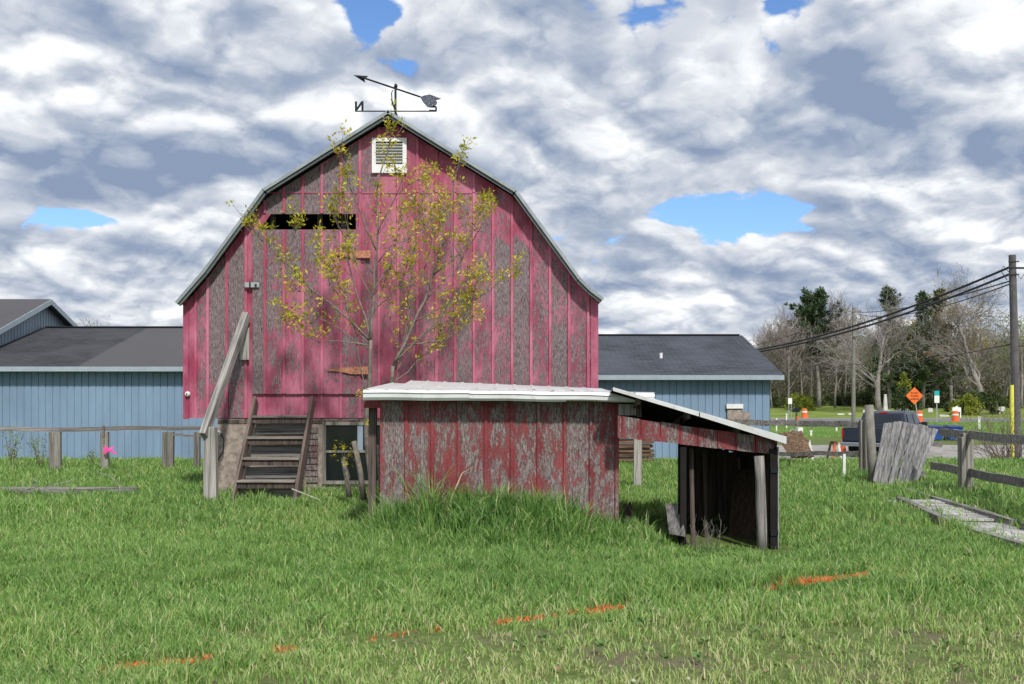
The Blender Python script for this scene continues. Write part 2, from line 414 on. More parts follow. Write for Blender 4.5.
# ------------------------------------------------------------------ terrain
_lat = rng.random((256, 256))
def vnoise(x, y):
    x = np.asarray(x, float); y = np.asarray(y, float)
    xi = np.floor(x).astype(int); yi = np.floor(y).astype(int); fx = x-xi; fy = y-yi
    fx = fx*fx*(3-2*fx); fy = fy*fy*(3-2*fy)
    a = _lat[xi % 256, yi % 256]; b = _lat[(xi+1) % 256, yi % 256]; c = _lat[xi % 256, (yi+1) % 256]; d = _lat[(xi+1) % 256, (yi+1) % 256]
    return (a*(1-fx)+b*fx)*(1-fy)+(c*(1-fx)+d*fx)*fy
def fbm(x, y): return .5*vnoise(x, y)+.3*vnoise(2.1*x+7, 2.1*y+3)+.2*vnoise(4.3*x+1, 4.3*y+9)
def ss(x, a, b):
    t = np.clip((np.asarray(x, float)-a)/(b-a), 0, 1); return t*t*(3-2*t)
def Hn(x, y):
    x = np.asarray(x, float); y = np.asarray(y, float)
    h = .12*ss(y, 12.5, 15.5)*(1-ss(y, 24, 29))
    h = h+.27*np.exp(-((x+.2)/1.05)**2-((y-11.4)/.55)**2)
    h = h-.10*np.exp(-((x-2.5)/.9)**4-((y-11.5)/1.6)**4)
    h = h-.25*ss(y, 25, 31)+.27*ss(y, 52, 72)
    h = h+.03*np.clip(y-96, 0, 110)*ss(y, 92, 104)
    near = 1-ss(y, 24, 28)
    h = h+near*.07*(fbm(x*.5+20, y*.5+40)-.5)
    return h
def H(x, y): return float(Hn(x, y))
# ------------------------------------------------------------------ ground, gravel, road
def sheet(name, xs, ys, hf, m, kind='structure', mask=None):
    xs = np.asarray(xs); ys = np.asarray(ys); XX, YY = np.meshgrid(xs, ys); ZZ = hf(XX, YY)
    nx, ny = len(xs), len(ys)
    me = bpy.data.meshes.new(name)
    v = np.stack([XX, YY, ZZ], -1).reshape(-1, 3)
    idx = np.arange(nx*ny).reshape(ny, nx)
    f = np.stack([idx[:-1, :-1], idx[:-1, 1:], idx[1:, 1:], idx[1:, :-1]], -1).reshape(-1, 4)
    me.from_pydata(v.tolist(), [], f.tolist())
    me.polygons.foreach_set('use_smooth', [True]*len(me.polygons))
    me.materials.append(m); o = bpy.data.objects.new(name, me); COL.objects.link(o); o['kind'] = kind
    return o
def spaced(a, b, s): return list(np.arange(a, b, s))
xs = [-600, -400, -250, -160, -110, -80, -60, -45]+spaced(-34, 34, .3)+[34, 38, 44, 52, 62, 75, 90, 110, 150, 220, 320, 450, 600]
ys = [-60, -30, -15, -6, 0]+spaced(2, 34, .25)+spaced(34, 130, 2.)+[130, 136, 145, 155, 170, 190, 206, 230, 280, 350, 450, 600, 900, 1400]
m, t, b = mat('ground_thatch'); o = ocoord(t)
f1 = t.noise(o, .9, 8, .65); f2 = t.noise(o, 14, 6, .7); f3 = t.noise(o, 70, 4, .7)
g = t.mix(t.mapr(f2, .35, .65), (.07, .115, .03), (.15, .19, .06))
g = t.mix(t.mapr(f3, .5, .7, 0, .6), g, (.20, .17, .10))
dirt = t.mix(t.mapr(f3, .35, .65), (.10, .075, .055), (.21, .165, .125))
sx = t.node('ShaderNodeSeparateXYZ'); t.l.new(o, sx.inputs[0])
nearf = t.mapr(sx.outputs[1], 9.5, 6.5, 0, .12)
col = t.mix(t.mapr(t.m('ADD', f1, nearf), .60, .76, 0, .75), g, dirt)
# beyond the fence the turf is mown and carries no modelled blades
lawn = t.mix(t.mapr(t.noise(o, .35, 6, .6), .35, .65), (.12, .185, .035), (.22, .26, .065))
lawn = t.mix(t.mapr(t.noise(t.scale(o, (1.5, .35, 1)), 1., 5, .6), .5, .72, 0, .5), lawn, (.20, .20, .08))
col = t.mix(t.mapr(sx.outputs[1], 46, 56), col, lawn)
setp(t, b, col, .95, None, f2, .6, .03, .1)
sheet('ground', xs, ys, Hn, m)
# gravel drive
m, t, b = mat('gravel'); o = ocoord(t)
vo = t.node('ShaderNodeTexVoronoi'); t.l.new(o, vo.inputs[0]); vo.inputs['Scale'].default_value = 22
f = t.noise(o, 3., 8, .7); f2 = t.noise(t.scale(o, (.5, 2.2, 1)), 1., 4, .6)
col = t.mix(t.mapr(f, .3, .7), (.27, .255, .235), (.50, .48, .45)); col = t.mix(t.mapr(vo.outputs[0], 0, .6, 0, .35), col, (.16, .15, .14))
col = t.mix(t.mapr(f2, .52, .7, 0, .35), col, (.24, .22, .19))
setp(t, b, col, .95, None, vo.outputs[0], .4, .02, .1); M['gravel'] = m
def gravel_near(x): return 28.2+.35*math.sin(x*.7)+.2*math.sin(x*2.1)
gv = MB(); gx = spaced(8.5, 40, .5); gy = 24
for i, x in enumerate(gx):
    y0 = gravel_near(x) - max(0, (x-20)*.0); y1 = 42+.3*math.sin(x*.9)
    if x < 10: y0 += (10-x)*1.5
    for j in range(gy+1):
        y = y0+(y1-y0)*j/gy; gv.v.append((x, y, H(x, y)+.02))
n = gy+1
for i in range(len(gx)-1):
    for j in range(gy): gv.face((i*n+j, (i+1)*n+j, (i+1)*n+j+1, i*n+j+1))
tag(gv.build('gravel_drive', M['gravel'], smooth=True), kind='structure')
m, t, b = mat('asphalt'); o = ocoord(t); f = t.noise(t.scale(o, (.3, 2, 1)), 1., 7, .6); f2 = t.noise(o, 40, 3)
setp(t, b, t.mix(t.mapr(f, .3, .7), (.13, .13, .135), (.20, .20, .205)), .9, None, f2, .2, .01, .2); M['asphalt'] = m
rd = MB(); ys_ = [74, 77, 80, 83, 86]; rx = spaced(-60, 140, 4)
for x in rx:
    for y in ys_: rd.v.append((x, y, H(x, y)+.03))
for i in range(len(rx)-1):
    for j in range(4): rd.face((i*5+j, (i+1)*5+j, (i+1)*5+j+1, i*5+j+1))
tag(rd.build('road', M['asphalt']), kind='structure')
def stripe(name, y0, y1, m, dz):
    s_ = MB()
    for x in range(-60, 136, 4): s_.quad((x, y0, H(x, y0)+dz), (x+4, y0, H(x, y0)+dz), (x+4, y1, H(x, y1)+dz), (x, y1, H(x, y1)+dz))
    return tag(s_.build(name, m), kind='structure')
stripe('road_shoulder', 86.02, 88.2, M['gravel'], .034)
stripe('road_edge_line', 75.0, 75.2, M['white'], .036)
stripe('road_centre_line', 79.9, 80.1, M['yellow'], .036)

# ------------------------------------------------------------------ barn
D0 = 16.4
BX0, BX1 = X(184, D0), X(597, D0)
barn = thing('barn', ((BX0+BX1)/2, D0+4, H(-2, D0)), 'pink-red gambrel barn with peeling board walls and a louvred vent', 'barn')
def gam(pxs):  # roofline in pixels at a given depth -> list of (x, z)
    return [(X(a, D0-.25), Z(b_, D0-.25)) for a, b_ in pxs]
ROOF = gam([(175, 302), (187, 288), (202, 271), (262, 189), (388, 110), (517, 190), (581, 278), (591, 288), (604, 298)])
def roof_z(x):
    for (xa, za), (xb, zb) in zip(ROOF, ROOF[1:]):
        if xa <= x <= xb: return za+(zb-za)*(x-xa)/(xb-xa)
    return ROOF[0][1] if x < ROOF[0][0] else ROOF[-1][1]
def wall_top(x): return roof_z(x)-.10
seams = [184.6]+[196+.0, 208, 227, 246, 265, 284, 303, 322, 341, 360, 379, 398, 417.5, 436.5, 455, 474, 493, 512, 531, 550, 569, 588, 596.6]
# how worn each panel is: (from px y, to px y, wear) from the top down
WEAR = {0: [(0, 500, .03)], 1: [(0, 292, .35), (292, 420, .52)], 2: [(0, 268, .18), (268, 345, .92), (345, 380, .80), (380, 420, .55)],
        3: [(0, 250, .12), (250, 340, .98), (340, 380, .85), (380, 420, .62)], 4: [(0, 420, .12)],
        5: [(0, 192, .25), (192, 216, .95), (216, 500, .2)], 6: [(0, 178, .15), (178, 216, .95), (216, 400, .1), (400, 500, .25)],
        7: [(0, 168, .15), (168, 216, .85), (216, 500, .12)], 8: [(0, 160, .12), (160, 216, .95), (216, 500, .12)],
        9: [(0, 147, .12), (147, 192, .95), (192, 216, .55), (216, 500, .45)], 10: [(0, 150, .12), (150, 192, .62), (192, 260, .35), (260, 420, .5)],
        11: [(0, 192, .1), (192, 500, .3)], 12: [(0, 193, .18), (193, 260, .35), (260, 500, .45)], 13: [(0, 193, .2), (193, 500, .42)],
        14: [(0, 193, .08), (193, 300, .42), (300, 500, .50)], 15: [(0, 193, .15), (193, 290, .42), (290, 500, .62)],
        16: [(0, 193, .22), (193, 260, .48), (260, 500, .50)], 17: [(0, 193, .1), (193, 240, .42), (240, 310, .85), (310, 500, .58)],
        18: [(0, 240, .35), (240, 500, .78)], 19: [(0, 290, .45), (290, 500, .52)], 20: [(0, 265, .30), (265, 330, .6), (330, 500, .85)],
        21: [(0, 290, .25), (290, 345, .52), (345, 500, .60)], 22: [(0, 300, .25), (300, 340, .48), (340, 500, .62)], 23: [(0, 500, .12)]}
def wear_at(k, z):
    py = HOR-(z-EYE)*FPX/D0
    w = .2
    tb = WEAR.get(k, [(0, 500, .3)])
    for i, (a, b_, ww) in enumerate(tb):
        if a <= py < b_: w = ww
    return w
bw = MB()
zb = Z(418, D0); zseam = Z(193, D0)
HG0, HG1 = Z(229, D0), Z(214, D0)
VX0, VX1, VZ0, VZ1 = X(374, D0), X(405, D0), Z(171, D0), Z(141, D0)
def panel(k, xa, xb, za, zbt, y=D0, mb=bw, wf=None, tops=None):
    """grid of short quads from za up to tops (xa, xb) or zbt"""
    ta, tb_ = tops if tops else (zbt, zbt)
    if min(ta, tb_) <= za+.01:
        return
    n_ = max(1, int((max(ta, tb_)-za)/.09)); i0 = len(mb.v)
    for j in range(n_+1):
        f_ = j/n_
        mb.v.append((xa, y, za+(ta-za)*f_)); mb.v.append((xb, y, za+(tb_-za)*f_))
    for j in range(n_):
        z0_ = za+((ta+tb_)/2-za)*j/n_; z1_ = za+((ta+tb_)/2-za)*(j+1)/n_
        w0 = (wf or wear_at)(k, z0_); w1 = (wf or wear_at)(k, z1_)
        mb.face((i0+2*j, i0+2*j+1, i0+2*j+3, i0+2*j+2), [(0, w0), (1, w0), (1, w1), (0, w1)])
for k, (pa, pb) in enumerate(zip(seams, seams[1:])):
    xa, xb = X(pa, D0), X(pb, D0); top = (wall_top(xa), wall_top(xb))
    if 0 < k and 265 <= pa < 355:
        # below door sill, door-way, hay opening, above
        panel(k, xa, xb, zb, Z(391, D0))
        if pa >= 341: pass
        panel(k, xa, xb, HG1, None, tops=top)
        if pa >= 341 :
            xm = X(356, D0); panel(k, xm, xb, Z(391, D0), HG1)
    elif 246 <= pa < 265:
        xd = X(254, D0); panel(k, xa, xd, zb, None, tops=(top[0], wall_top(xd)))
        panel(k, xd, xb, zb, Z(391, D0)); panel(k, xd, xb, HG1, None, tops=(wall_top(xd), top[1]))
    elif pa in (360, 379, 398):
        x0c, x1c = max(xa, VX0), min(xb, VX1)
        if x1c > x0c:
            if x0c > xa: panel(k, xa, x0c, zb, None, tops=(top[0], wall_top(x0c)))
            if x1c < xb: panel(k, x1c, xb, zb, None, tops=(wall_top(x1c), top[1]))
            panel(k, x0c, x1c, zb, VZ0); panel(k, x0c, x1c, VZ1, None, tops=(wall_top(x0c), wall_top(x1c)))
        else: panel(k, xa, xb, zb, None, tops=top)
    else: panel(k, xa, xb, zb, None, tops=top)
_p = [(X(q, D0), D0+.002, wall_top(X(q, D0))) for q in (266, 262.6, 258, 253)]
bw.poly([(X(253, D0), D0+.002, HG1-.02), (X(266, D0), D0+.002, HG1)]+_p, [(.5, .15)]*6)
# slanted end of the hay opening
bw.poly([(X(254, D0), D0-.001, HG0-.02), (X(259, D0), D0-.001, HG0-.02), (X(271, D0), D0-.001, HG1), (X(254, D0), D0-.001, HG1)], [(.5, .15)]*4)
fw = bw.build('front_wall', 'barn_paint', barn)
for pa in seams[1:-1]:
    xc = X(pa, D0); zt = wall_top(xc)-.01; w = .02
    def bit(z0_, z1_, y=D0):
        if z1_ < z0_+.05: return
        n_ = max(1, int((z1_-z0_)/.6)); bt = MB()
        for j in range(n_):
            za_, zc_ = z0_+(z1_-z0_)*j/n_, z0_+(z1_-z0_)*(j+1)/n_
            i = len(bt.v); yb = y-.003; yf = y-.024
            for z in (za_, zc_):
                bt.v += [(xc-w, yb, z), (xc-w, yf, z), (xc+w, yf, z), (xc+w, yb, z)]
            ww = .02+.22*random.random()
            for q in ((0, 1), (1, 2), (2, 3)):
                bt.face((i+q[0], i+q[1], i+4+q[1], i+4+q[0]), [(.5, ww)]*4)
        bt.build('batten', 'batten_paint', barn)
    if 260 < pa < 345: bit(zb, Z(394, D0)-.02); bit(HG1+.01, zt)
    elif VX0 < xc < VX1: bit(zb, VZ0-.05); bit(VZ1+.05, zt)
    else: bit(zb, min(zt, zseam-.012)); bit(zseam+.012, zt)
sm = MB(); sm.box(X(267, D0), X(500, D0), D0-.012, D0-.004, zseam-.009, zseam+.009, .1); sm.build('wall_seam', 'barn_paint', barn)
# corner boards and the loose batten
cb = MB(); cb.box(BX0-.01, BX0+.08, D0-.02, D0-.004, zb-.02, wall_top(BX0+.1)-.03, .02); cb.build('corner_board', 'barn_paint', barn); cb = MB(); cb.box(BX1-.10, BX1+.02, D0-.02, D0-.004, zb, wall_top(BX1-.1)-.05, .05)
cb.build('corner_board', 'barn_paint', barn)
# side and back walls, floor
sw = MB(); DB = D0+8.5
for xx in (BX0, BX1):
    k = 0
    for j in range(28):
        ya, yb = D0+j*8.5/28, D0+(j+1)*8.5/28; w_ = .25+.5*random.random(); zt = wall_top(xx)
        sw.quad((xx, ya, zb), (xx, yb, zb), (xx, yb, zt), (xx, ya, zt), [(0, w_), (1, w_), (1, w_), (0, w_)])
pts = [(BX0, DB, zb), (BX1, DB, zb), (BX1, DB, wall_top(BX1))]+[(x, DB, z-.1) for x, z in reversed(ROOF) if BX0 < x < BX1]+[(BX0, DB, wall_top(BX0))]
sw.poly(pts, [(.5, .4)]*len(pts)); sw.build('outer_wall', 'barn_paint', barn)
fl = MB(); fl.box(BX0+.01, BX1-.01, D0+.01, DB-.01, zb+.01, zb+.06); fl.build('floor', 'wood_dark', barn)
# roof: slabs following the gambrel
def slab(mb, a, b_, y0, y1, th0, th1):
    (xa, za), (xb, zb_) = a, b_; d = Vector((xb-xa, 0, zb_-za)).normalized(); nn = Vector((-d.z, 0, d.x))
    p = [Vector((xa, y0, za)), Vector((xb, y0, zb_))]
    q = [p[0]-nn*th1, p[1]-nn*th1]; p = [p[0]-nn*th0, p[1]-nn*th0]
    mb.prism([q[0], q[1], p[1], p[0]], (0, y1-y0, 0))
rf = MB(); tr = MB()
for a, b_ in zip(ROOF, ROOF[1:]):
    slab(rf, a, b_, D0-.25, DB+.2, 0, .028)
    slab(tr, a, b_, D0-.26, D0-.235, .0, .05)
rf.build('roof', 'shingle_b', barn)
tr.build('rake_edge', 'drip', barn)
rk = MB()
for a, b_ in zip(ROOF, ROOF[1:]): slab(rk, a, b_, D0-.23, D0-.19, .0285, .095)
rk.build('rake_board', 'roofdark', barn)
# louvred vent
v = MB(); fz = .055
v.box(VX0-.03, VX1+.03, D0-.05, D0-.004, VZ1-.02, VZ1+.04); v.box(VX0-.03, VX1+.03, D0-.05, D0-.004, VZ0-.04, VZ0+.10)
v.box(VX0-.03, VX0+.035, D0-.049, D0-.004, VZ0+.10, VZ1-.02); v.box(VX1-.035, VX1+.03, D0-.049, D0-.004, VZ0+.10, VZ1-.02)
vo_ = v.build('vent', 'white', barn)
lv = MB(); n_ = 7
for j in range(n_):
    z = VZ0+.14+(VZ1-VZ0-.16)*j/n_; lv.beam((VX0, D0-.035, z), (VX1, D0-.035, z), .036, .008, up=(0, .6, .8))
lv.build('louvre', 'white', vo_)
bk = MB(); bk.box(VX0-.02, VX1+.02, D0+.06, D0+.07, VZ0-.05, VZ1+.05); bk.build('vent_backing', 'black', vo_)
# hay door hanging a hand below the opening
dy = D0-.05; dm = MB(); dz0, dz1 = Z(394, dy), Z(229.5, dy)
dpx = [252.5, 265, 284, 303, 322, 341, 360]
DW = {0: [(0, 360, 1.0), (360, 500, .9)], 1: [(0, 330, .68), (330, 500, .45)], 2: [(0, 275, .72), (275, 500, .42)], 3: [(0, 262, .78), (262, 330, .52), (330, 500, .38)],
      4: [(0, 262, .5), (262, 500, .35)], 5: [(0, 262, .45), (262, 335, .3), (335, 500, .52)]}
def dwear(k, z):
    py = HOR-(z-EYE)*FPX/dy
    for a, b_, w_ in DW[k]:
        if a <= py < b_: return w_
    return .3
for k, (pa, pb) in enumerate(zip(dpx, dpx[1:])): panel(k, X(pa, dy), X(pb, dy), dz0, dz1, y=dy, mb=dm, wf=dwear)
xa, xb = X(252.5, dy), X(360, dy)
dm.quad((xa, dy, dz1), (xb, dy, dz1), (xb, dy+.04, dz1), (xa, dy+.04, dz1), [(.5, .6)]*4)
dm.quad((xa, dy, dz0), (xa, dy+.04, dz0), (xb, dy+.04, dz0), (xb, dy, dz0), [(.5, .6)]*4)
dm.quad((xa, dy, dz0), (xa, dy, dz1), (xa, dy+.04, dz1), (xa, dy+.04, dz0), [(.5, .6)]*4)
dm.quad((xb, dy, dz0), (xb, dy+.04, dz0), (xb, dy+.04, dz1), (xb, dy, dz1), [(.5, .6)]*4)
dm.quad((xa, dy+.041, dz0), (xb, dy+.041, dz0), (xb, dy+.041, dz1), (xa, dy+.041, dz1), [(.5, .9)]*4)
door = dm.build('hay_door', 'barn_paint', barn); door['label'] = 'large greyed hay door hanging below its opening'
db = MB()
for pa in dpx[1:-1]:
    xc = X(pa, dy)
    db.box(xc-.019, xc+.019, dy-.022, dy-.003, dz0+.005, dz1-.01, .15)
db.build('door_batten', 'batten_paint', door)
for (py_) in (254.5, 370.5):
    hg = MB(); z = Z(py_, dy); yy = dy-.03
    hg.prism([(X(328, dy), yy, z+.01), (X(340, dy), yy, z+.045), (X(352, dy), yy, z+.055), (X(371, dy), yy, z+.065), (X(371, dy), yy, z-.06), (X(352, dy), yy, z-.06), (X(340, dy), yy, z-.02), (X(328, dy), yy, z-.005)], (0, .006, 0))
    hg.tube([(X(356, dy), yy-.004, z-.07), (X(356, dy), yy-.004, z+.07)], .014, 8)
    hg.build('hinge', 'rust', door)
lt = MB(); zl = Z(285.5, D0)
lt.box(X(246, D0), X(260.5, D0), D0-.085, D0-.075, zl-.04, zl+.045); lt.build('latch', 'steel', door, bevel=.003)
l2 = MB(); l2.box(X(250.5, D0), X(252, D0), D0-.0895, D0-.0855, zl-.05, zl+.05); l2.build('latch_bar', 'iron', door); l2 = MB(); l2.lathe((X(257, D0), D0-.09, zl-.01), [(.018, -.02), (.018, .02)], 8); l2.build('latch_bolt', 'iron', door)
# foundation and cellar window
FX0 = X(217, D0)
fd = MB(); y = D0+.02; WX0, WX1, WZ0, WZ1 = X(323, y), X(389, y), Z(484, y), Z(422, y); fb = -.3
fd.box(FX0, WX0, y, y+.3, fb, zb-.005); fd.box(WX1, BX1-.03, y, y+.3, fb, zb-.005); fd.box(WX0, WX1, y, y+.3, fb, WZ0); fd.box(WX0, WX1, y, y+.3, WZ1, zb-.005)
fd.box(FX0, FX0+.3, y+.3, DB-.3, fb, zb-.005); fd.box(BX1-.33, BX1-.03, y+.3, DB-.3, fb, zb-.005); fd.box(FX0, BX1-.03, DB-.3, DB-.02, fb, zb-.005)
fd.build('foundation', 'concrete', barn)
jt = MB(); jt.box(FX0+.01, BX1-.05, D0-.012+.02, D0+.019, zb-.09, zb-.03); jt.build('sill_beam', 'wood_dark', barn)
rt = MB()   # dim framing seen through the hay opening
for q in range(5): rt.beam((X(262+q*24, D0)+.1, D0+.35, HG0-.5), (X(262+q*24, D0)+.1, D0+.35, HG1+.4), .09, .05, up=(0, 1, 0))
rt.build('wall_studs', 'wood_x', barn)
wn = MB(); a = .05
wn.box(WX0, WX1, y-.03, y+.05, WZ1-a, WZ1); wn.box(WX0, WX1, y-.05, y+.05, WZ0, WZ0+a*1.1); wn.box(WX0, WX0+a, y-.028, y+.05, WZ0+a*1.1, WZ1-a); wn.box(WX1-a, WX1, y-.028, y+.05, WZ0+a*1.1, WZ1-a)
win = wn.build('cellar_window', 'wood_fence', barn)
gl = MB(); gl.box(WX0+a, WX1-a, y+.01, y+.016, WZ0+a, WZ1-a); gl.build('pane', 'glass', win)
mu = MB(); zm = Z(451.5, y); mu.box(WX0+a, WX1-a, y-.015, y+.008, zm-.018, zm+.018); mu.build('muntin', 'wood_fence', win)
pc = MB(); pc.box(X(357.5, y), X(363, y), y-.014, y+.006, zm+.02, WZ1-a); mu_ = pc.build('curtain_strip', M['siding2'], win)  # pale blue strip put in for light showing through from the far side
# insulator knobs and hanging conduit
for (px_, py_) in ((187.5, 394), (219, 433)):
    k_ = MB(); c = at(px_, py_, D0-.05)
    k_.tube([c+Vector((0, .05, 0)), c+Vector((0, 0, 0)), c+Vector((0, -.03, 0))], [.035, .045, .03], 10); k_.build('insulator', 'white', barn)
    k_ = MB(); k_.tube([c+Vector((0, -.031, 0)), c+Vector((0, -.05, 0))], [.012, .01], 8); k_.build('insulator_bolt', 'iron', barn)
cd = MB(); cd.tube([at(220, 432, D0-.06), at(224, 440, D0-.08), at(223, 452, D0-.07), at(217, 462, D0-.05)], .012, 6); cd.build('loose_wire', M['cable'], barn)
# brick-red stain strip beside the ladder is an old board nailed on the footing
st = MB()
for j in range(9):
    z = Z(430+j*6.2, D0); st.box(X(306, D0), X(318, D0), D0-.012, D0+.018, z-.045, z+.04, .55+.2*random.random())
st.build('footing_board', 'shed_paint', barn)

# grey board nailed beside the door
# ------------------------------------------------------------------ weather vane on the ridge
vx, vy = X(395.5, 17.0), 17.0; base = roof_z(vx)-.02
vane = thing('weather_vane', (vx, vy, base), 'black arrow weather vane with letter arms on the barn ridge', 'weather vane')
k_ = MB(); k_.tube([(vx, vy, base-.05), (vx, vy, Z(84, vy))], .02, 8); k_.build('mast', 'iron', vane)
k_ = MB(); a0 = at(358, 76, vy-.05); a1 = at(437, 102.5, vy+.05); k_.tube([a0, a1], .016, 8); k_.build('arrow_shaft', 'iron', vane)
k_ = MB(); k_.prism([at(353.5, 75, vy), at(367.8, 76, vy), at(364.5, 79), ] if False else [at(353.5, 75, vy-.01), at(368, 76, vy-.01), at(364.3, 78.8, vy-.01), at(365.2, 82.5, vy-.01)], (0, .02, 0)); k_.build('arrow_head', 'iron', vane)
k_ = MB()
k_.prism([at(420, 97, vy-.012), at(424, 95.5, vy-.012), at(430, 94.3, vy-.012), at(441, 98.6, vy-.012), at(436, 99.8, vy-.012), at(436.6, 104, vy-.012), at(432, 106.5, vy-.012), at(427.5, 107, vy-.012), at(423, 102, vy-.012)], (0, .024, 0)); k_.build('arrow_tail', 'vanetail', vane)
k_ = MB(); k_.tube([at(393, 90, vy-.02), at(391.5, 93, vy-.02), at(392, 100, vy-.02), at(394.5, 107, vy-.02)], .009, 6)
k_.tube([at(396.5, 84, vy), at(395, 85.5, vy), at(393, 88.5, vy), at(397.5, 85.5, vy)], .012, 6); k_.ball(at(396, 86.5, vy), .03); k_.build('pivot', 'iron', vane)
k_ = MB(); k_.tube([at(355, 111.2, vy), at(436, 111.2, vy)], .011, 8); k_.tube([(vx, vy-.5, Z(111.2, vy)), (vx, vy+.5, Z(111.2, vy))], .011, 8); k_.build('letter_arm', 'iron', vane)
def strokes(mb, pls, y, w):
    for p, q in pls: mb.beam(at(p[0], p[1], y), at(q[0], q[1], y), w, .014, up=(0, 1, 0))
k_ = MB(); strokes(k_, [((356, 101.5), (356, 111)), ((362.5, 101.2), (362.5, 111))], vy, .036)
k_.beam(at(356.6, 109.8, vy), at(361.9, 102.2, vy), .034, .012, up=(0, 1, 0)); k_.build('north_letter', 'iron', vane)
k_ = MB(); strokes(k_, [((429, 110.7), (436.7, 110.7)), ((429.5, 106.7), (436, 106.7)), ((429, 102.7), (436.7, 102.7))], vy+.04, .03)
strokes(k_, [((436, 104.2), (436, 102.5)), ((430, 106.6), (430, 102.8)), ((436.1, 110.4), (436.1, 106.8))], vy+.042, .03); k_.build('south_letter', 'iron', vane)

# ------------------------------------------------------------------ steps and hand rail
gz = H(-4, 15.2)
sx0, sx1 = X(257.5, D0), X(313.5, D0); yT, yB = D0-.06, 14.92; zT = Z(400, D0-.1)
steps = thing('wooden_steps', ((sx0+sx1)/2, 15.4, gz), 'steep dark wooden steps of four treads below the hay door', 'steps')
for xx, lean in ((sx0-.01, 0), (sx1, 0)):
    k_ = MB(); k_.beam((xx, yT, zT), (xx+.02, yB, gz-.05), .045, .20, up=(0, 1, .6)); k_.build('stringer', 'wood_string', steps, bevel=.004)
for j, py_ in enumerate((415.5, 436.5, 457.5, 480)):
    # tread heights found where the stair plane meets that row of the photograph
    f_ = (j+.75)/4.6; yy = yT+(yB-yT)*f_; z = EYE-(py_-HOR)*(yy)/FPX
    k_ = MB(); k_.box(sx0+.012, sx1-.022, yy-.12, yy+.13, z-.035+random.uniform(-.004, .004), z); k_.build('tread', 'wood_darkx', steps, bevel=.004)
    k_ = MB(); k_.box(sx0+.02, sx1-.03, yy-.085, yy-.055, z-.12, z-.037); k_.build('tread_support', 'wood_dark', steps)
k_ = MB()
for j in range(4):
    f_ = (j+.95)/4.6; yy = yT+(yB-yT)*f_+.12; z = EYE-((415.5+j*21.5)-HOR)*yy/FPX
    k_.beam((sx0+.03, yy+.02, z-.22), (sx1-.03, yy+.02, z-.22+.01), .02, .17)
k_.build('riser', 'wood_x', steps)
rail = thing('hand_rail', (X(211, 15.0), 15.0, gz), 'thick weathered grey rail slanting down beside the steps to a post', 'hand rail')
k_ = MB(); k_.beam(at(246.5, 315, D0-.12), at(203.5, 436, 14.95), .16, .10, up=(1, -.1, 0.0)); k_.build('rail', 'wood_rail', rail, bevel=.006)
k_ = MB(); k_.beam((X(211, 15.05), 15.06, gz-.1), (X(210, 15.05), 15.06, Z(427, 15.05)), .19, .14, up=(0, 1, 0)); k_.build('post', 'wood_pale', rail, bevel=.006)
k_ = MB(); k_.box(X(241.5, D0), X(250.5, D0), D0-.095, D0-.06, Z(360, D0), Z(328, D0)); k_.build('wall_cleat', 'wood_pale', rail)

# ------------------------------------------------------------------ low shed with open lean-to
DS = 12.0; SX0, SX1 = X(380, DS), X(618, DS); SD = 14.1
shed = thing('low_shed', ((SX0+SX1)/2+.6, 12.9, H(0, 12.8)), 'low peeling red and grey board shed with white metal roof and open lean-to', 'shed')
k_ = MB(); ztop = Z(401, DS)
npan = 9; ps = [380, 406.5, 432.5, 459, 486, 512, 538.5, 565, 591, 618]
sw_ = [.60, .56, .46, .62, .54, .58, .58, .68, .55]
low = [.85, .66, .40, .62, .45, .56, .62, .78, .66]
def swear(k, z): 
    f_ = (z-.1)/1.5; return (low[k]*(1-f_)+sw_[k]*f_)*.92+.02
for k in range(9):
    panel(k, X(ps[k], DS), X(ps[k+1], DS), -.15, ztop, y=DS, mb=k_, wf=swear)
    # board thickness at the free edges
k_.quad((SX1, DS, -.15), (SX1, DS+.05, -.15), (SX1, DS+.05, ztop), (SX1, DS, ztop), [(.5, .6)]*4)
k_.quad((SX0, DS+.05, -.15), (SX0, DS, -.15), (SX0, DS, ztop), (SX0, DS+.05, ztop), [(.5, .6)]*4)
k_.quad((SX0, DS+.05, -.15), (SX1, DS+.05, -.15), (SX1, DS+.05, ztop), (SX0, DS+.05, ztop), [(.5, .9)]*4)
k_.build('front_wall', 'shed_paint', shed)
for p in ps[1:-1]+[617]:
    k_ = MB()
    xc = X(p, DS); w = .018 if p < 617 else .022
    n_ = 5
    for j in range(n_): k_.box(xc-w, xc+w, DS-.018, DS-.003, -.1+(ztop+.1)*j/n_, -.1+(ztop+.1)*(j+1)/n_-.001, .25+.25*random.random())
    k_.box(xc-w-.012, xc-w-.004, DS-.004, DS-.0015, -.1, ztop, .0)
    k_.build('batten', 'shed_paint', shed)
k_ = MB()
for xx in (SX0+.02, SX1-.04):
    for j in range(8):
        ya, yb = DS+.05+j*(SD-DS)/8, DS+.05+(j+1)*(SD-DS)/8
        k_.box(xx, xx+.02, ya, yb-.004, -.1, ztop-.02, .8)
k_.box(SX0, SX1, SD, SD+.03, -.1, ztop, .8)
k_.build('side_wall', 'shed_paint', shed)
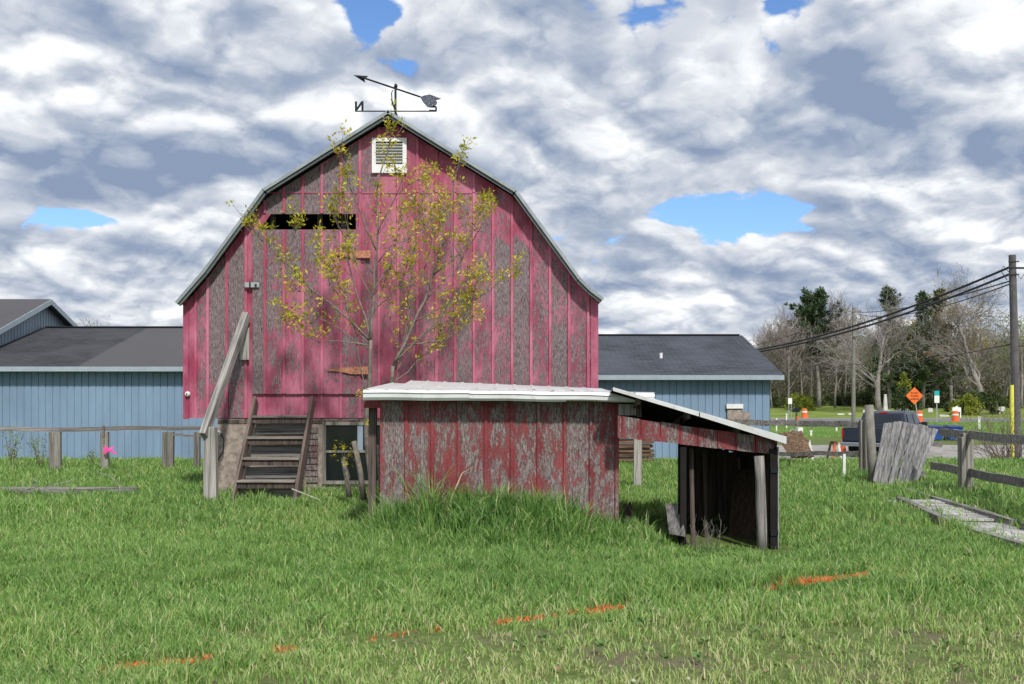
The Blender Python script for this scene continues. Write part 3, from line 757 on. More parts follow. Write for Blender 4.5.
# roof: ribbed metal with a rolled front edge
def ribbed(mb, x0, x1, y0, y1, zf0, zf1, zb0, zb1, pitch=.24, amp=.009, th=.006):
    """zf0/zf1 front-edge heights at x0/x1; zb back-edge heights; ribs run front to back"""
    n_ = int((x1-x0)/pitch); xs_ = []
    for i in range(n_+1):
        x = x0+(x1-x0)*i/n_
        for dx, h_ in ((-.03, 0), (-.015, amp), (.015, amp), (.03, 0)):
            if x0 <= x+dx <= x1: xs_.append((x+dx, h_))
    xs_ = [(x0, 0)]+[q for q in xs_ if x0 < q[0] < x1]+[(x1, 0)]
    for lay, sgn in ((0, 1), (-th, -1)):
        i0 = len(mb.v)
        for x, h_ in xs_:
            f_ = (x-x0)/(x1-x0)
            mb.v.append((x, y0, zf0+(zf1-zf0)*f_+h_+lay)); mb.v.append((x, y1, zb0+(zb1-zb0)*f_+h_+lay))
        for i in range(len(xs_)-1):
            q = (i0+2*i, i0+2*i+2, i0+2*i+3, i0+2*i+1); mb.face(q if sgn > 0 else q[::-1])
    n2 = len(xs_); 
    for i in range(n2-1): mb.face((len(mb.v)-2*n2+2*i, len(mb.v)-2*n2+2*i+2, len(mb.v)-4*n2+2*i+2, len(mb.v)-4*n2+2*i))
yF = DS-.22
k_ = MB()
ribbed(k_, X(366, yF), X(655, yF), yF, SD+.25, Z(389, yF), Z(393, yF), Z(383, SD+.25), Z(392.5, SD+.25))
k_.build('roof', 'whitemetal', shed)
# second overlapping sheet, lifted at its left end
k_ = MB(); ribbed(k_, X(400, 13.1), X(610, 13.1), 13.0, SD+.35, Z(386.5, 13.), Z(391.3, 13.), Z(380.5, SD+.35), Z(388.5, SD+.35)); k_.build('loose_roof_sheet', 'whitemetal', shed)
# rolled front edging, in three lapped lengths
for (pa, pb, za, zc, hh) in ((363.5, 470, 389.5, 390.2, 10.5), (469, 566, 390.4, 391.8, 10.), (565, 654, 391.6, 393.6, 9.2)):
    k_ = MB(); yy = yF-.012-(pa % 2)*.004
    prof = [(.06, .004), (-.03, -.006), (-.045, -.035), (-.03, -.045), (-.034, -.09), (-.012, -hh*yF/FPX)]
    i0 = len(k_.v)
    nseg = 10
    for s_ in range(nseg+1):
        f_ = s_/nseg; x = X(pa+(pb-pa)*f_, yy); z = Z(za+(zc-za)*f_, yy)+.0025*math.sin(9*f_+pa)
        for dy_, dz_ in prof: k_.v.append((x, yy+dy_, z+dz_))
    m_ = len(prof)
    for s_ in range(nseg):
        for q in range(m_-1): k_.face((i0+s_*m_+q, i0+s_*m_+q+1, i0+(s_+1)*m_+q+1, i0+(s_+1)*m_+q))
    k_.build('roof_edging', 'whitemetal', shed)
# beam ends, left post
k_ = MB(); k_.box(X(363, DS), X(379.8, DS), DS+.02, DS+.14, Z(408, DS), Z(400.5, DS), .3); k_.box(X(364, DS), SX1, DS+.06, DS+.16, ztop-.001, Z(398, DS), .5); k_.build('header_beam', 'shed_paint', shed)
k_ = MB(); k_.beam((X(372, 12.2), 12.2, -.05), (X(373, 12.2), 12.2, Z(401, 12.2)), .09, .09, up=(0, 1, 0)); k_.build('corner_post', 'wood_dark', shed)
k_ = MB(); k_.box(X(618.5, 11.93), X(636, 11.93), 11.9, 12.05, Z(415.3, 11.9), Z(404, 11.9)); k_.build('beam_end', 'wood_pale', shed)
k_ = MB(); k_.box(X(636.5, 11.93), X(641, 11.93), 11.88, 12.1, Z(417, 11.9), Z(403, 11.9)); k_.build('dark_block', 'wood_dark', shed)
# lean-to sheet roof, front edge high, falling to the back
yl = 11.45; yk = 13.6
def lz(px_): return Z(388+(437.5-388)*(px_-613)/(786-613), yl)
k_ = MB(); xa, xb = X(613, yl), X(786, yl)
i0 = len(k_.v); n_ = 14
for i in range(n_+1):
    f_ = i/n_; x = xa+(xb-xa)*f_; z = lz(613)+(lz(786)-lz(613))*f_-.008
    for yy, dz_ in ((yl, 0), (yk, -.30)):
        k_.v.append((x, yy, z+dz_)); k_.v.append((x, yy, z+dz_-.006))
for i in range(n_):
    a = i0+4*i; c = a+4
    k_.face((a, c, c+2, a+2)); k_.face((a+1, a+3, c+3, c+1)); k_.face((a, a+1, c+1, c)); k_.face((a+2, c+2, c+3, a+3))
k_.face((i0, i0+2, i0+3, i0+1)); e_ = i0+4*n_; k_.face((e_, e_+1, e_+3, e_+2))
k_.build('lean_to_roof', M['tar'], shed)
k_ = MB()
for (pa, pb, h0, h1) in ((613, 700, 3.2, 4.2), (699, 786.5, 4.2, 6.8)):
    A = [at(pa, 387.6+.2861*(pa-613), yl-.015), at(pb, 387.6+.2861*(pb-613), yl-.015), at(pb, 387.6+.2861*(pb-613)+h1, yl-.015), at(pa, 387.6+.2861*(pa-613)+h0, yl-.015)]
    k_.prism(A, (0, .012, 0))
k_.prism([(xa, yl-.002, lz(613)+.003), (xb+.01, yl-.002, lz(786)+.003), (xb+.01, yk, lz(786)-.297), (xa, yk, lz(613)-.297)], (0, 0, .006))
k_.build('lean_to_roof_skin', 'whitemetal', shed)
# fascia boards
fpx = [617.5, 622, 641, 660.5, 680, 698, 717.5, 736, 755.5, 774.5]; fyy = 11.62
for i in range(9):
    pa, pb = fpx[i]+.25, fpx[i+1]-.25; j0 = random.uniform(-.8, .8); j1 = random.uniform(-.6, .6)
    tA = 416+(438.5-416)*(pa-617)/156+j0; tB = 416+(438.5-416)*(pb-617)/156+j0*.6
    bA = 437.2+(454.5-437.2)*(pa-617)/156+j1*.5; bB = 437.2+(454.5-437.2)*(pb-617)/156+j1*.5
    k_ = MB(); yy = fyy+random.uniform(-.006, .006)
    P_ = [at(pa, tA, yy), at(pb, tB, yy), at(pb, bB, yy), at(pa, bA, yy)]; w_ = [.45, .50, .44, .62, .52, .60, .38, .60, .42][i]
    a_, b2, c_, d_ = P_; ii = len(k_.v); off = Vector((0, .022, 0))
    k_.v += [tuple(q) for q in P_]+[tuple(q+off) for q in P_]
    k_.face((3, 2, 1, 0), [(0, w_), (1, w_), (1, w_), (0, w_)]); k_.face((4, 5, 6, 7), [(.5, .8)]*4)
    for a in range(4):
        c = (a+1) % 4; k_.face((a, c, c+4, a+4), [(.5, .4)]*4)
    k_.build('fascia_board', 'shed_paint', shed)
k_ = MB(); k_.beam(at(619, 428, fyy+.07), at(773, 447, fyy+.07), .07, .10); k_.build('fascia_rail', 'wood_dark', shed)
# rafters under the sheet
k_ = MB()
for px_ in (640, 690, 740, 778): k_.beam((X(px_, yl), yl+.1, lz(px_)-.06), (X(px_, yl), yk-.05, lz(px_)-.34), .04, .08)
k_.build('rafter', 'wood_dark', shed)
# enclosure of dark boards
gy_ = H(2.6, 12.3)-.1; zf = lambda px_, D: lz(px_)-.07-(D-yl)/(yk-yl)*.30
k_ = MB()
def boardwall(mb, pA, pB, n_, ztA, ztB, th=.022, gap=.0008, gaps=()):
    pA = Vector(pA); pB = Vector(pB); d = (pB-pA)/n_; nn = Vector((-d.y, d.x, 0)).normalized()*th
    for i in range(n_):
        if i in gaps: continue
        a = pA+d*i+d.normalized()*gap/2; c = pA+d*(i+1)-d.normalized()*gap/2; zt = ztA+(ztB-ztA)*(i+.5)/n_; jj = random.uniform(-.01, .01)
        mb.hexa([a+nn*0+Vector((0, jj, 0)), c+Vector((0, jj, 0)), c+nn+Vector((0, jj, 0)), a+nn+Vector((0, jj, 0)),
                 Vector((a.x, a.y+jj, zt)), Vector((c.x, c.y+jj, zt)), Vector((c.x+nn.x, c.y+nn.y+jj, zt)), Vector((a.x+nn.x, a.y+nn.y+jj, zt))])
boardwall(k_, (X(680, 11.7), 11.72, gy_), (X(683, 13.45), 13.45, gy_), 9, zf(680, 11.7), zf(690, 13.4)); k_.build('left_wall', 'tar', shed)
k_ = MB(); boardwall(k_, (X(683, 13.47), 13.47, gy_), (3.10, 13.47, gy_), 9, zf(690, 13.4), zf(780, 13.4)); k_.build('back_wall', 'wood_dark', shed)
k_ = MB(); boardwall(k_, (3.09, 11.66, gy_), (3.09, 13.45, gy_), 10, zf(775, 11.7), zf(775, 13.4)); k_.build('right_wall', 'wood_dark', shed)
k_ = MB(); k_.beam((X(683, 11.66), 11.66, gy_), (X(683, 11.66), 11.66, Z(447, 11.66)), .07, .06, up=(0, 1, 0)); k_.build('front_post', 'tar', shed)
k_ = MB(); k_.beam((X(693, 11.9), 11.9, gy_), (X(691, 11.9), 11.9, Z(448, 11.9)), .05, .03, up=(0, 1, 0)); k_.build('inner_board', 'wood_dark', shed)
k_ = MB(); k_.beam((X(706, 12.5), 12.5, gy_), (X(704, 12.5), 12.5, Z(449, 12.5)), .045, .03, up=(0, 1, 0)); k_.build('inner_board', 'wood_dark', shed)
k_ = MB()
pp = [(762, 552), (762, 530), (761, 505), (760.5, 480), (759, 456)]
k_.tube([at(a, c, 11.6) for a, c in pp], [.062, .060, .063, .058, .060], 9); k_.build('round_post', 'wood_z', shed, smooth=True)
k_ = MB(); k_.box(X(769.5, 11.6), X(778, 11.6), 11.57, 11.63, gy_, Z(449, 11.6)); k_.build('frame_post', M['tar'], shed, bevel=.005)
k_ = MB(); k_.box(X(777.8, 11.57), X(779, 11.57), 11.565, 11.66, gy_, Z(447, 11.6)); k_.build('metal_edge', 'steel', shed)
for py_ in (470, 533):
    k_ = MB(); k_.box(X(772, 11.5), X(779.5, 11.5), 11.555, 11.569, Z(py_+3, 11.55), Z(py_-3, 11.55)); k_.build('hinge', 'iron', shed)
ply = MB(); ply.prism([at(728, 545, 12.6), at(756, 545, 12.3), at(754, 468, 12.75), at(733, 470, 12.95)], (.01, .014, 0)); 
tag(ply.build('plywood_sheet', M['oldply']), 'brown plywood offcut leaning inside the dark lean-to', 'plywood')
lb = MB(); lb.prism([at(665, 503.5, 11.9), at(681, 505.5, 11.75), at(685, 537, 11.55), at(669, 534, 11.7)], (.02, .05, 0))
tag(lb.build('leaning_board', 'wood_z', bevel=.004), 'short grey board tilted against the lean-to opening', 'board')
for (pa, D_, hpx, ln, lab) in ((628, 12.6, 503, .25, 'split dark stump standing in grass beside the red wall'),):
    k_ = MB(); g0 = H(X(pa, D_), D_)
    k_.tube([(X(pa, D_), D_, g0-.05), (X(pa-1, D_), D_, g0+.2), (X(pa-3, D_), D_, g0+.34)], [.05, .045, .02], 7)
    k_.tube([(X(pa+1, D_), D_, g0), (X(pa+2.5, D_), D_, g0+.2), (X(pa+2, D_), D_, g0+.36)], [.045, .035, .015], 7)
    tag(k_.build('stump', 'wood_dark'), lab, 'stump')
k_ = MB(); k_.beam((X(610, 12.9), 12.9, H(1.4, 12.9)+.06), (X(672, 12.6), 12.6, H(2.2, 12.6)+.04), .10, .07); tag(k_.build('fallen_board', 'wood_x'), 'grey board lying in the grass between shed and lean-to', 'board')
# dry weed stems before the lean-to
k_ = MB()
for s_ in range(13):
    p = Vector((X(random.uniform(694, 722), 11.45), 11.45+random.uniform(-.15, .15), H(2.2, 11.4)-.02)); d = Vector((random.uniform(-.6, .6), random.uniform(-.3, .3), 1)).normalized(); pts_ = [p.copy()]
    for q in range(6):
        d = (d+Vector((random.uniform(-.4, .4), random.uniform(-.4, .4), random.uniform(-.15, .3)))).normalized(); p = p+d*.062; pts_.append(p.copy())
        if q > 1 and random.random() < .75:
            d2 = (d+Vector((random.uniform(-1, 1), random.uniform(-.5, .5), .2))).normalized(); k_.tube([p, p+d2*.05, p+d2*.09+Vector((0, 0, .02))], [.0022, .0018, .0013], 4)
    k_.tube(pts_, [.0035-.0003*i for i in range(7)], 4)
tag(k_.build('dry_weed', M['wood_fence']), 'dead branching weed stems in front of the lean-to', 'weed')
# ------------------------------------------------------------------ young multi-stemmed tree between barn and shed
TD = 14.95
tree = thing('young_tree', (X(378, TD), TD, H(X(378, TD), TD)), 'slender young tree in yellow-green leaf growing against the barn front', 'tree')
def pt(px, py, D): return at(px, py, D)
stems = [ # (depth start, depth end, r0, r1, pixels)
    (14.9, 14.7, .060, .028, [(372, 505), (370, 470), (366, 430), (368, 400), (370, 370), (371, 340)]),
    (14.7, 14.5, .028, .008, [(371, 340), (373, 305), (374, 275), (377, 250), (378, 220), (377, 190), (383, 165), (388, 148), (391, 132)]),
    (15.0, 14.9, .04, .032, [(384, 505), (386, 470), (388, 430), (390, 390), (393, 366)]),
    (14.9, 15.2, .032, .008, [(393, 366), (404, 345), (414, 322), (425, 300), (433, 275), (441, 246), (446, 220), (452, 195), (456, 175), (462, 152)]),
    (14.8, 15.1, .022, .008, [(371, 340), (366, 318), (356, 292), (348, 262), (345, 240), (338, 225), (332, 213)]),
    (14.8, 14.4, .022, .006, [(370, 341), (350, 320), (330, 303), (312, 290), (296, 277), (282, 261), (270, 247), (258, 238), (249, 222)]),
    (14.8, 14.4, .014, .004, [(372, 346), (355, 343), (340, 341), (318, 342), (305, 336), (293, 327), (281, 319)]),
    (14.6, 14.9, .016, .005, [(374, 290), (388, 268), (400, 250), (410, 232), (418, 215), (424, 198), (426, 178)]),
    (14.6, 14.3, .016, .005, [(376, 250), (366, 228), (358, 205), (350, 185), (344, 165), (340, 148)]),
    (14.6, 14.2, .013, .005, [(377, 235), (386, 215), (396, 196), (408, 185), (422, 178)]),
    (14.7, 14.9, .012, .004, [(373, 300), (360, 275), (352, 250), (345, 215), (341, 195)]),
    (14.9, 14.5, .022, .006, [(394, 362), (412, 345), (428, 330), (440, 318), (450, 300), (462, 284), (478, 274)]),
    (15.0, 14.8, .017, .005, [(404, 345), (424, 343), (444, 340), (462, 330), (468, 312), (474, 295)]),
    (15.0, 15.2, .019, .005, [(425, 300), (440, 285), (456, 270), (467, 250), (478, 232), (490, 208)]),
    (15.0, 14.7, .017, .005, [(433, 275), (450, 262), (466, 245), (474, 226), (480, 208)]),
    (15.1, 15.3, .014, .004, [(441, 246), (455, 232), (470, 218), (482, 206)]),
    (15.0, 14.6, .014, .004, [(414, 322), (432, 312), (452, 303), (475, 300), (488, 292), (502, 280), (516, 274)]),
    (14.8, 15.2, .014, .004, [(390, 385), (408, 372), (420, 358), (434, 350), (440, 340)]),
    (14.6, 14.3, .012, .003, [(378, 262), (392, 245), (408, 240), (424, 228), (440, 215), (452, 210)]),
    (14.8, 14.7, .010, .003, [(371, 345), (355, 330), (345, 305), (330, 285), (322, 262), (318, 240)]),
    (14.8, 14.5, .009, .003, [(282, 261), (290, 245), (296, 232), (300, 222)]),
    (14.8, 14.5, .009, .003, [(312, 290), (300, 292), (290, 289)]),
    (14.9, 14.4, .009, .003, [(374, 275), (364, 262), (350, 258), (335, 262), (326, 270)]),
    (14.9, 15.3, .012, .003, [(430, 290), (434, 262), (436, 240), (440, 222)]),
    (14.9, 14.6, .010, .003, [(400, 352), (392, 330), (388, 310), (390, 290), (396, 275)]),
    (14.9, 14.6, .010, .003, [(374, 310), (386, 300), (396, 290), (404, 276), (408, 262)]),
]
stems += [(15.0, 15.3, .018, .004, [(386, 440), (392, 400), (398, 372), (406, 340), (408, 305), (412, 270), (416, 235), (413, 205)]),
    (14.9, 14.6, .016, .004, [(369, 400), (362, 375), (358, 350), (352, 325), (346, 300), (338, 280), (330, 262)]),
    (15.0, 14.8, .014, .004, [(395, 370), (402, 350), (410, 310), (424, 270), (432, 240), (434, 205)]),
    (14.7, 15.0, .013, .004, [(372, 320), (382, 290), (392, 262), (398, 232), (402, 205), (398, 175)]),
    (14.8, 14.5, .012, .003, [(370, 350), (352, 338), (334, 325), (318, 318), (300, 320)]),
    (15.0, 15.2, .012, .003, [(410, 345), (430, 330), (446, 322), (458, 325), (470, 318)])]
tips = []; trunk = MB(); limbs = MB()
for si, (d0, d1, r0, r1, px) in enumerate(stems):
    P3 = []
    for i, (a, c) in enumerate(px):
        f_ = i/(len(px)-1); P3.append(pt(a, c, d0+(d1-d0)*f_)+Vector((0, random.uniform(-.02, .02), 0)))
    # subdivide with slight waver
    Q = [P3[0]]
    for a, c in zip(P3, P3[1:]):
        Q.append((a+c)/2+Vector((random.uniform(-1, 1), random.uniform(-1, 1), random.uniform(-.5, .5)))*.012); Q.append(c)
    rr = [.82*(r0+(r1-r0)*(i/(len(Q)-1))**.8) for i in range(len(Q))]
    (trunk if si in (0, 2) else limbs).tube(Q, rr, 8 if r0 > .03 else 5)
    if si not in (0, 2):
        for i in range(2, len(Q)):
            f_ = i/(len(Q)-1)
            if f_ < .35: continue
            dirv = (Q[i]-Q[i-1]).normalized()
            if i == len(Q)-1: tips.append((Q[i], dirv, 1.35))
            for q in range(2 if random.random() < .75 else 1):
                side = Vector((random.uniform(-1, 1), random.uniform(-.9, .9), random.uniform(-.1, .9))).normalized()
                L = random.uniform(.08, .40)*(1.2-.4*f_); side = (side+Vector((0, 0, .5))).normalized(); e1 = Q[i]+(dirv*.4+side).normalized()*L*.5; e2 = e1+(dirv*.7+side*.6+Vector((0, 0, .3))).normalized()*L*.6
                limbs.tube([Q[i], e1, e2], [.0045, .0035, .0022], 4); tips.append((e2, (e2-e1).normalized(), .75))
                if random.random() < .5: tips.append((e1+Vector((random.uniform(-.03, .03), 0, .02)), side, .35))
for (pts_, r0) in (([(349, 497), (347, 480), (343, 457)], .05), ([(364, 500), (360, 470), (354, 441)], .055), ([(381, 498), (379, 470), (378, 445)], .03)):
    trunk.tube([pt(a, c, 14.6) for a, c in pts_], [r0*.9, r0*.75, r0*.66], 8)
trunk.build('trunk', 'bark', tree, smooth=True); limbs.build('branches', 'bark', tree, smooth=True)
m, t, b = mat('young_leaves')
oi = t.node('ShaderNodeAttribute', attribute_name='tint').outputs['Fac']
col = t.ramp(oi, [(0, (.26, .27, .022)), (.5, (.54, .51, .04)), (.85, (.68, .58, .07)), (1, (.50, .30, .06))])
setp(t, b, col, .55, spec=.3)
tl = t.node('ShaderNodeBsdfTranslucent'); t.l.new(col, tl.inputs[0]); mx = t.node('ShaderNodeMixShader'); mx.inputs[0].default_value = .35
t.l.new(b.outputs[0], mx.inputs[1]); t.l.new(tl.outputs[0], mx.inputs[2]); t.l.new(mx.outputs[0], t.n['Material Output'].inputs[0]); M['youngleaf'] = m
def leafmesh(name, m, quads, tints, parent=None):
    me = bpy.data.meshes.new(name); v = np.asarray(quads, dtype=np.float32).reshape(-1, 3)
    off = Vector((0, 0, 0)); q = parent
    while q is not None: off += q.location; q = q.parent
    v = v-np.array(off, dtype=np.float32); n_ = len(v)//4
    me.vertices.add(len(v)); me.vertices.foreach_set('co', v.ravel()); me.loops.add(len(v)); me.loops.foreach_set('vertex_index', np.arange(len(v), dtype=np.int32))
    me.polygons.add(n_); me.polygons.foreach_set('loop_start', np.arange(0, len(v), 4, dtype=np.int32))
    at_ = me.attributes.new('tint', 'FLOAT', 'POINT'); at_.data.foreach_set('value', np.repeat(np.asarray(tints, dtype=np.float32), 4))
    me.update(calc_edges=True); me.validate(); me.materials.append(m)
    o = bpy.data.objects.new(name, me); COL.objects.link(o)
    if parent is not None: o.parent = parent
    return o
def leafquads(P, Dr, L, W):
    """arrays of positions, directions, lengths, widths -> (n,4,3) diamond leaves"""
    P = np.asarray(P); Dr = np.asarray(Dr); Dr = Dr/np.linalg.norm(Dr, axis=1)[:, None]
    S = np.cross(Dr, rng.normal(size=Dr.shape)); S /= np.linalg.norm(S, axis=1)[:, None]+1e-9
    L = np.asarray(L)[:, None]; W = np.asarray(W)[:, None]
    up = np.cross(S, Dr)*L*.12
    return np.stack([P, P+Dr*L*.45+S*W/2+up, P+Dr*L, P+Dr*L*.45-S*W/2+up], 1)
P_, D_, L_, T_ = [], [], [], []
for (p, d, s_) in tips:
    base_t = random.uniform(.1, .8)
    for q in range(int(15*s_)):
        dd = (d*.6+Vector((random.gauss(0, 1), random.gauss(0, 1), random.gauss(-.1, .8)))).normalized()
        P_.append(tuple(p+dd*random.uniform(0, .035)+Vector((random.gauss(0, 1), random.gauss(0, 1), random.gauss(0, 1)))*.034)); D_.append(tuple(dd)); L_.append(random.uniform(.04, .088)); T_.append(min(1, max(0, base_t+random.uniform(-.25, .25))))
# a leafy sucker at the foot
for q in range(90):
    c = random.choice([(344, 448), (352, 455), (338, 452), (369, 422), (346, 462), (362, 395), (340, 446)]); D2 = 14.4
    p = at(c[0]+random.gauss(0, 3), c[1]+random.gauss(0, 2.5), D2); dd = Vector((random.gauss(0, 1), random.gauss(0, 1), random.gauss(0, .8))).normalized()
    P_.append(tuple(p)); D_.append(tuple(dd)); L_.append(random.uniform(.04, .08)); T_.append(random.uniform(.2, .7))
leafmesh('foliage', M['youngleaf'], leafquads(P_, D_, L_, np.array(L_)*.42), T_, tree)
k_ = MB()
for _ in range(4): 
    k_.tube([at(350, 478, 14.45), at(346, 462, 14.42), at(340+_*4, 450, 14.4)], [.006, .004, .002], 4)
k_.build('sucker', 'barktwig', tree)
# straw-coloured stick in the grass right of the steps
k_ = MB(); k_.tube([at(292, 489, 14.6), at(320, 500, 14.4)], [.012, .008], 6); tag(k_.build('stick', M['wood_pale']), 'pale bare stick lying in grass by the steps', 'stick')

# ------------------------------------------------------------------ blue buildings behind
def ribwall(mb, x0, x1, y, z0, z1, pitch=.2, dep=.02):
    """vertical grooved siding facing -y"""
    n_ = int(round((x1-x0)/pitch)); pr = []
    for i in range(n_):
        a = x0+(x1-x0)*i/n_; w = (x1-x0)/n_
        pr += [(a, y), (a+w*.86, y), (a+w*.88, y+dep), (a+w*.98, y+dep)]
    pr.append((x1, y)); i0 = len(mb.v)
    for a, c in pr: mb.v += [(a, c, z0), (a, c, z1)]
    for i in range(len(pr)-1): mb.face((i0+2*i, i0+2*i+2, i0+2*i+3, i0+2*i+1))
BD = 28.0
def low_building(name, label, x0, x1, py_eave, py_ridge, sh, rd=5.0, wz0=-.35, over0=.3, over1=.3):
    ez = Z(py_eave, BD-.35); rz = Z(py_ridge, BD+rd); bx = (x0+x1)/2
    o = thing(name, (bx, BD+rd, H(bx, BD)), label, 'building')
    k_ = MB(); ribwall(k_, x0, x1, BD, wz0, ez-.02); k_.build('wall', M['siding'], o)
    k_ = MB(); k_.box(x0, x1, BD+2*rd-.1, BD+2*rd, wz0, ez)
    for xx in (x0, x1-.05):
        k_.prism([(xx, BD+.03, wz0), (xx, BD+2*rd-.11, wz0), (xx, BD+2*rd-.11, ez), (xx, BD+rd, rz-.12), (xx, BD+.03, ez-.03)], (.05, 0, 0))
    k_.build('end_wall', M['siding'], o)
    k_ = MB(); f0 = BD-.35; b0 = BD+2*rd+.35; xa, xb = x0-over0, x1+over1
    k_.prism([(xa, f0, ez), (xa, BD+rd, rz), (xa, BD+rd, rz-.06), (xa, f0, ez-.06)], (xb-xa, 0, 0))
    k_.prism([(xa, b0, ez), (xa, b0, ez-.06), (xa, BD+rd+.001, rz-.06), (xa, BD+rd+.001, rz)], (xb-xa, 0, 0))
    r_ = k_.build('roof', sh, o)
    k_ = MB(); k_.box(xa, xb, f0-.03, f0-.002, ez-.14, ez-.008); k_.build('fascia', 'fascia', o)
    k_ = MB(); k_.box(xa, xb, f0+.0, BD-.005, ez-.135, ez-.125); k_.build('soffit', 'fascia', o)
    k_ = MB(); k_.box(x0, x1, BD-.03, BD-.004, wz0, H(bx, BD)+.06); k_.build('footing', 'foundstrip', o)
    k_ = MB(); k_.box(xa+.1, xb-.1, BD+rd-.12, BD+rd+.12, rz+.0, rz+.035); k_.build('ridge_cap', 'black', o)
    return o, ez, rz
lb_, ez, rz = low_building('metal_building', 'long blue-sided building with dark shingle roof left behind the barn', -15.45, -3.2, 366.3, 327.5, 'shingle_a', over0=0.0)
rb_, ez2, rz2 = low_building('metal_building', 'blue-sided building with dark roof and vent pipe right of the barn', -2.6, X(770, BD), 374.8, 335.3, 'shingle_b', rd=4.7)
k_ = MB(); vp = at(661, 362, 29.6); k_.tube([vp-Vector((0, 0, .15)), vp+Vector((0, 0, .27))], .045, 10); k_.build('vent_pipe', 'white', rb_)
k_ = MB(); k_.box(X(726, BD), X(742.5, BD), BD-.09, BD-.01, Z(408.5, BD), Z(404, BD)); nb = k_.build('notice_strip', 'white', rb_)
k_ = MB(); k_.box(X(727, BD), X(743, BD), BD-.05, BD-.01, Z(422, BD), Z(409.5, BD)); k_.box(X(743.3, BD), X(750, BD), BD-.04, BD-.01, Z(424, BD), Z(412.5, BD)); k_.build('meter_box', 'concrete', rb_)
# taller wing with its gable end turned to the right
XG = -15.5; wing = thing('gabled_wing', (XG-4, 33, 0), 'taller grey-blue gabled wing at the left edge of the photo', 'building')
prof = [(25.5, Z(351, 28.4)-1.05), (28.6, 3.30), (30.3, 3.92), (33, 4.90), (35.1, 4.22), (38.2, 3.15)]
prof = [(26.4, 2.52), (33, 4.92), (38.6, 2.9)]
k_ = MB()
n_ = 60
def gz_(y): return prof[0][1]+(prof[1][1]-prof[0][1])*(y-26.4)/6.6 if y < 33 else prof[1][1]+(prof[2][1]-prof[1][1])*(y-33)/5.6
for i in range(n_):
    ya = 26.7+11.6*i/n_; yb = 26.7+11.6*(i+1)/n_; ym = yb-.02
    k_.quad((XG, ya, -.3), (XG, ym, -.3), (XG, ym, gz_(ym)-.05), (XG, ya, gz_(ya)-.05)); k_.quad((XG-.02, ym, -.3), (XG-.02, yb, -.3), (XG-.02, yb, gz_(yb)-.05), (XG-.02, ym, gz_(ym)-.05))
k_.build('gable_wall', M['siding2'], wing)
k_ = MB(); ribwall(k_, XG-9, XG, 26.7, -.3, gz_(26.7)-.03); k_.build('wall', M['siding'], wing); k_ = MB(); k_.box(XG-9, XG-.05, 38.2, 38.3, -.3, 3.); k_.build('rear_wall', M['siding'], wing)
k_ = MB()
for (ya, yb) in ((26.2, 33), (33.001, 38.8)):
    k_.prism([(XG-9.2, ya, gz_(ya)), (XG-9.2, yb, gz_(yb)), (XG-9.2, yb, gz_(yb)+.06), (XG-9.2, ya, gz_(ya)+.06)], (9.2+.28, 0, 0))
k_.build('roof', 'shingle_a', wing)
k_ = MB()
for (ya, yb) in ((26.2, 33), (33.001, 38.8)):
    k_.prism([(XG+.283, ya, gz_(ya)-.12), (XG+.283, yb, gz_(yb)-.12), (XG+.283, yb, gz_(yb)+.05), (XG+.283, ya, gz_(ya)+.05)], (.03, 0, 0))
k_.build('rake_board', 'fascia', wing)

# ------------------------------------------------------------------ fences
def fence(name, label, posts, rails, m_post='wood_fence', pw=.16, pd=.10):
    """posts: (x, y, z_bottom, z_top); rails: lists of two 3-D points"""
    x, y = posts[0][0], posts[0][1]
    o = thing(name, (x, y, H(x, y)), label, 'fence')
    for (x, y, z0, z1, w) in posts:
        k_ = MB(); k_.beam((x, y, z0), (x+random.uniform(-.02, .02), y, z1), w, pd, up=(0, 1, 0)); k_.build('post', m_post, o, bevel=.006)
    for a, c, h_ in rails:
        k_ = MB(); a = Vector(a); c = Vector(c); n_ = 6; pp = [a+(c-a)*i/n_+Vector((0, 0, random.uniform(-.012, .012) if 0 < i < n_ else 0)) for i in range(n_+1)]
        for p, q in zip(pp, pp[1:]): k_.beam(p, q+(q-p)*.0, .045, h_)
        k_.build('rail', 'wood_x', o)
    return o
FY = 22.0
fence('rail_fence', 'grey rail fence with pink ribbon before the left blue wall',
      [(X(p, FY), FY, -.2, Z(432, FY), w) for p, w in ((55.5, .25), (105, .17), (168, .24), (197, .13))]+[(X(-40, FY), FY, -.2, Z(432, FY), .22)],
      [((X(-90, FY), FY-.02, Z(428.5, FY)), (X(60, FY), FY-.02, Z(429.5, FY)), .09), ((X(60, FY), FY-.02, Z(429.5, FY)), (X(142, FY), FY-.02, Z(428, FY)), .09), ((X(142, FY), FY-.02, Z(428, FY)), (X(205, FY), FY-.02, Z(428.5, FY)), .085),
       ((X(170, FY), FY-.02, Z(434.5, FY)), (X(205, FY), FY-.02, Z(436, FY)), .05), ((X(104.5, FY), FY+.0, Z(460, FY)), (X(104.8, FY), FY-.08, Z(425, FY)), .04)])
k_ = MB()
k_.prism([at(104, 446, FY-.15), at(109, 448, FY-.2), at(114, 446.5, FY-.18), at(114, 448.5, FY-.18), at(110, 449.5, FY-.2), at(117, 453, FY-.16), at(117, 454.5, FY-.16), at(108, 451, FY-.2), at(105, 455, FY-.15), at(103.5, 451, FY-.15)], (0, .01, 0))
tag(k_.build('pink_ribbon', 'pink'), 'bright pink marking ribbon tied to a fence post', 'ribbon')
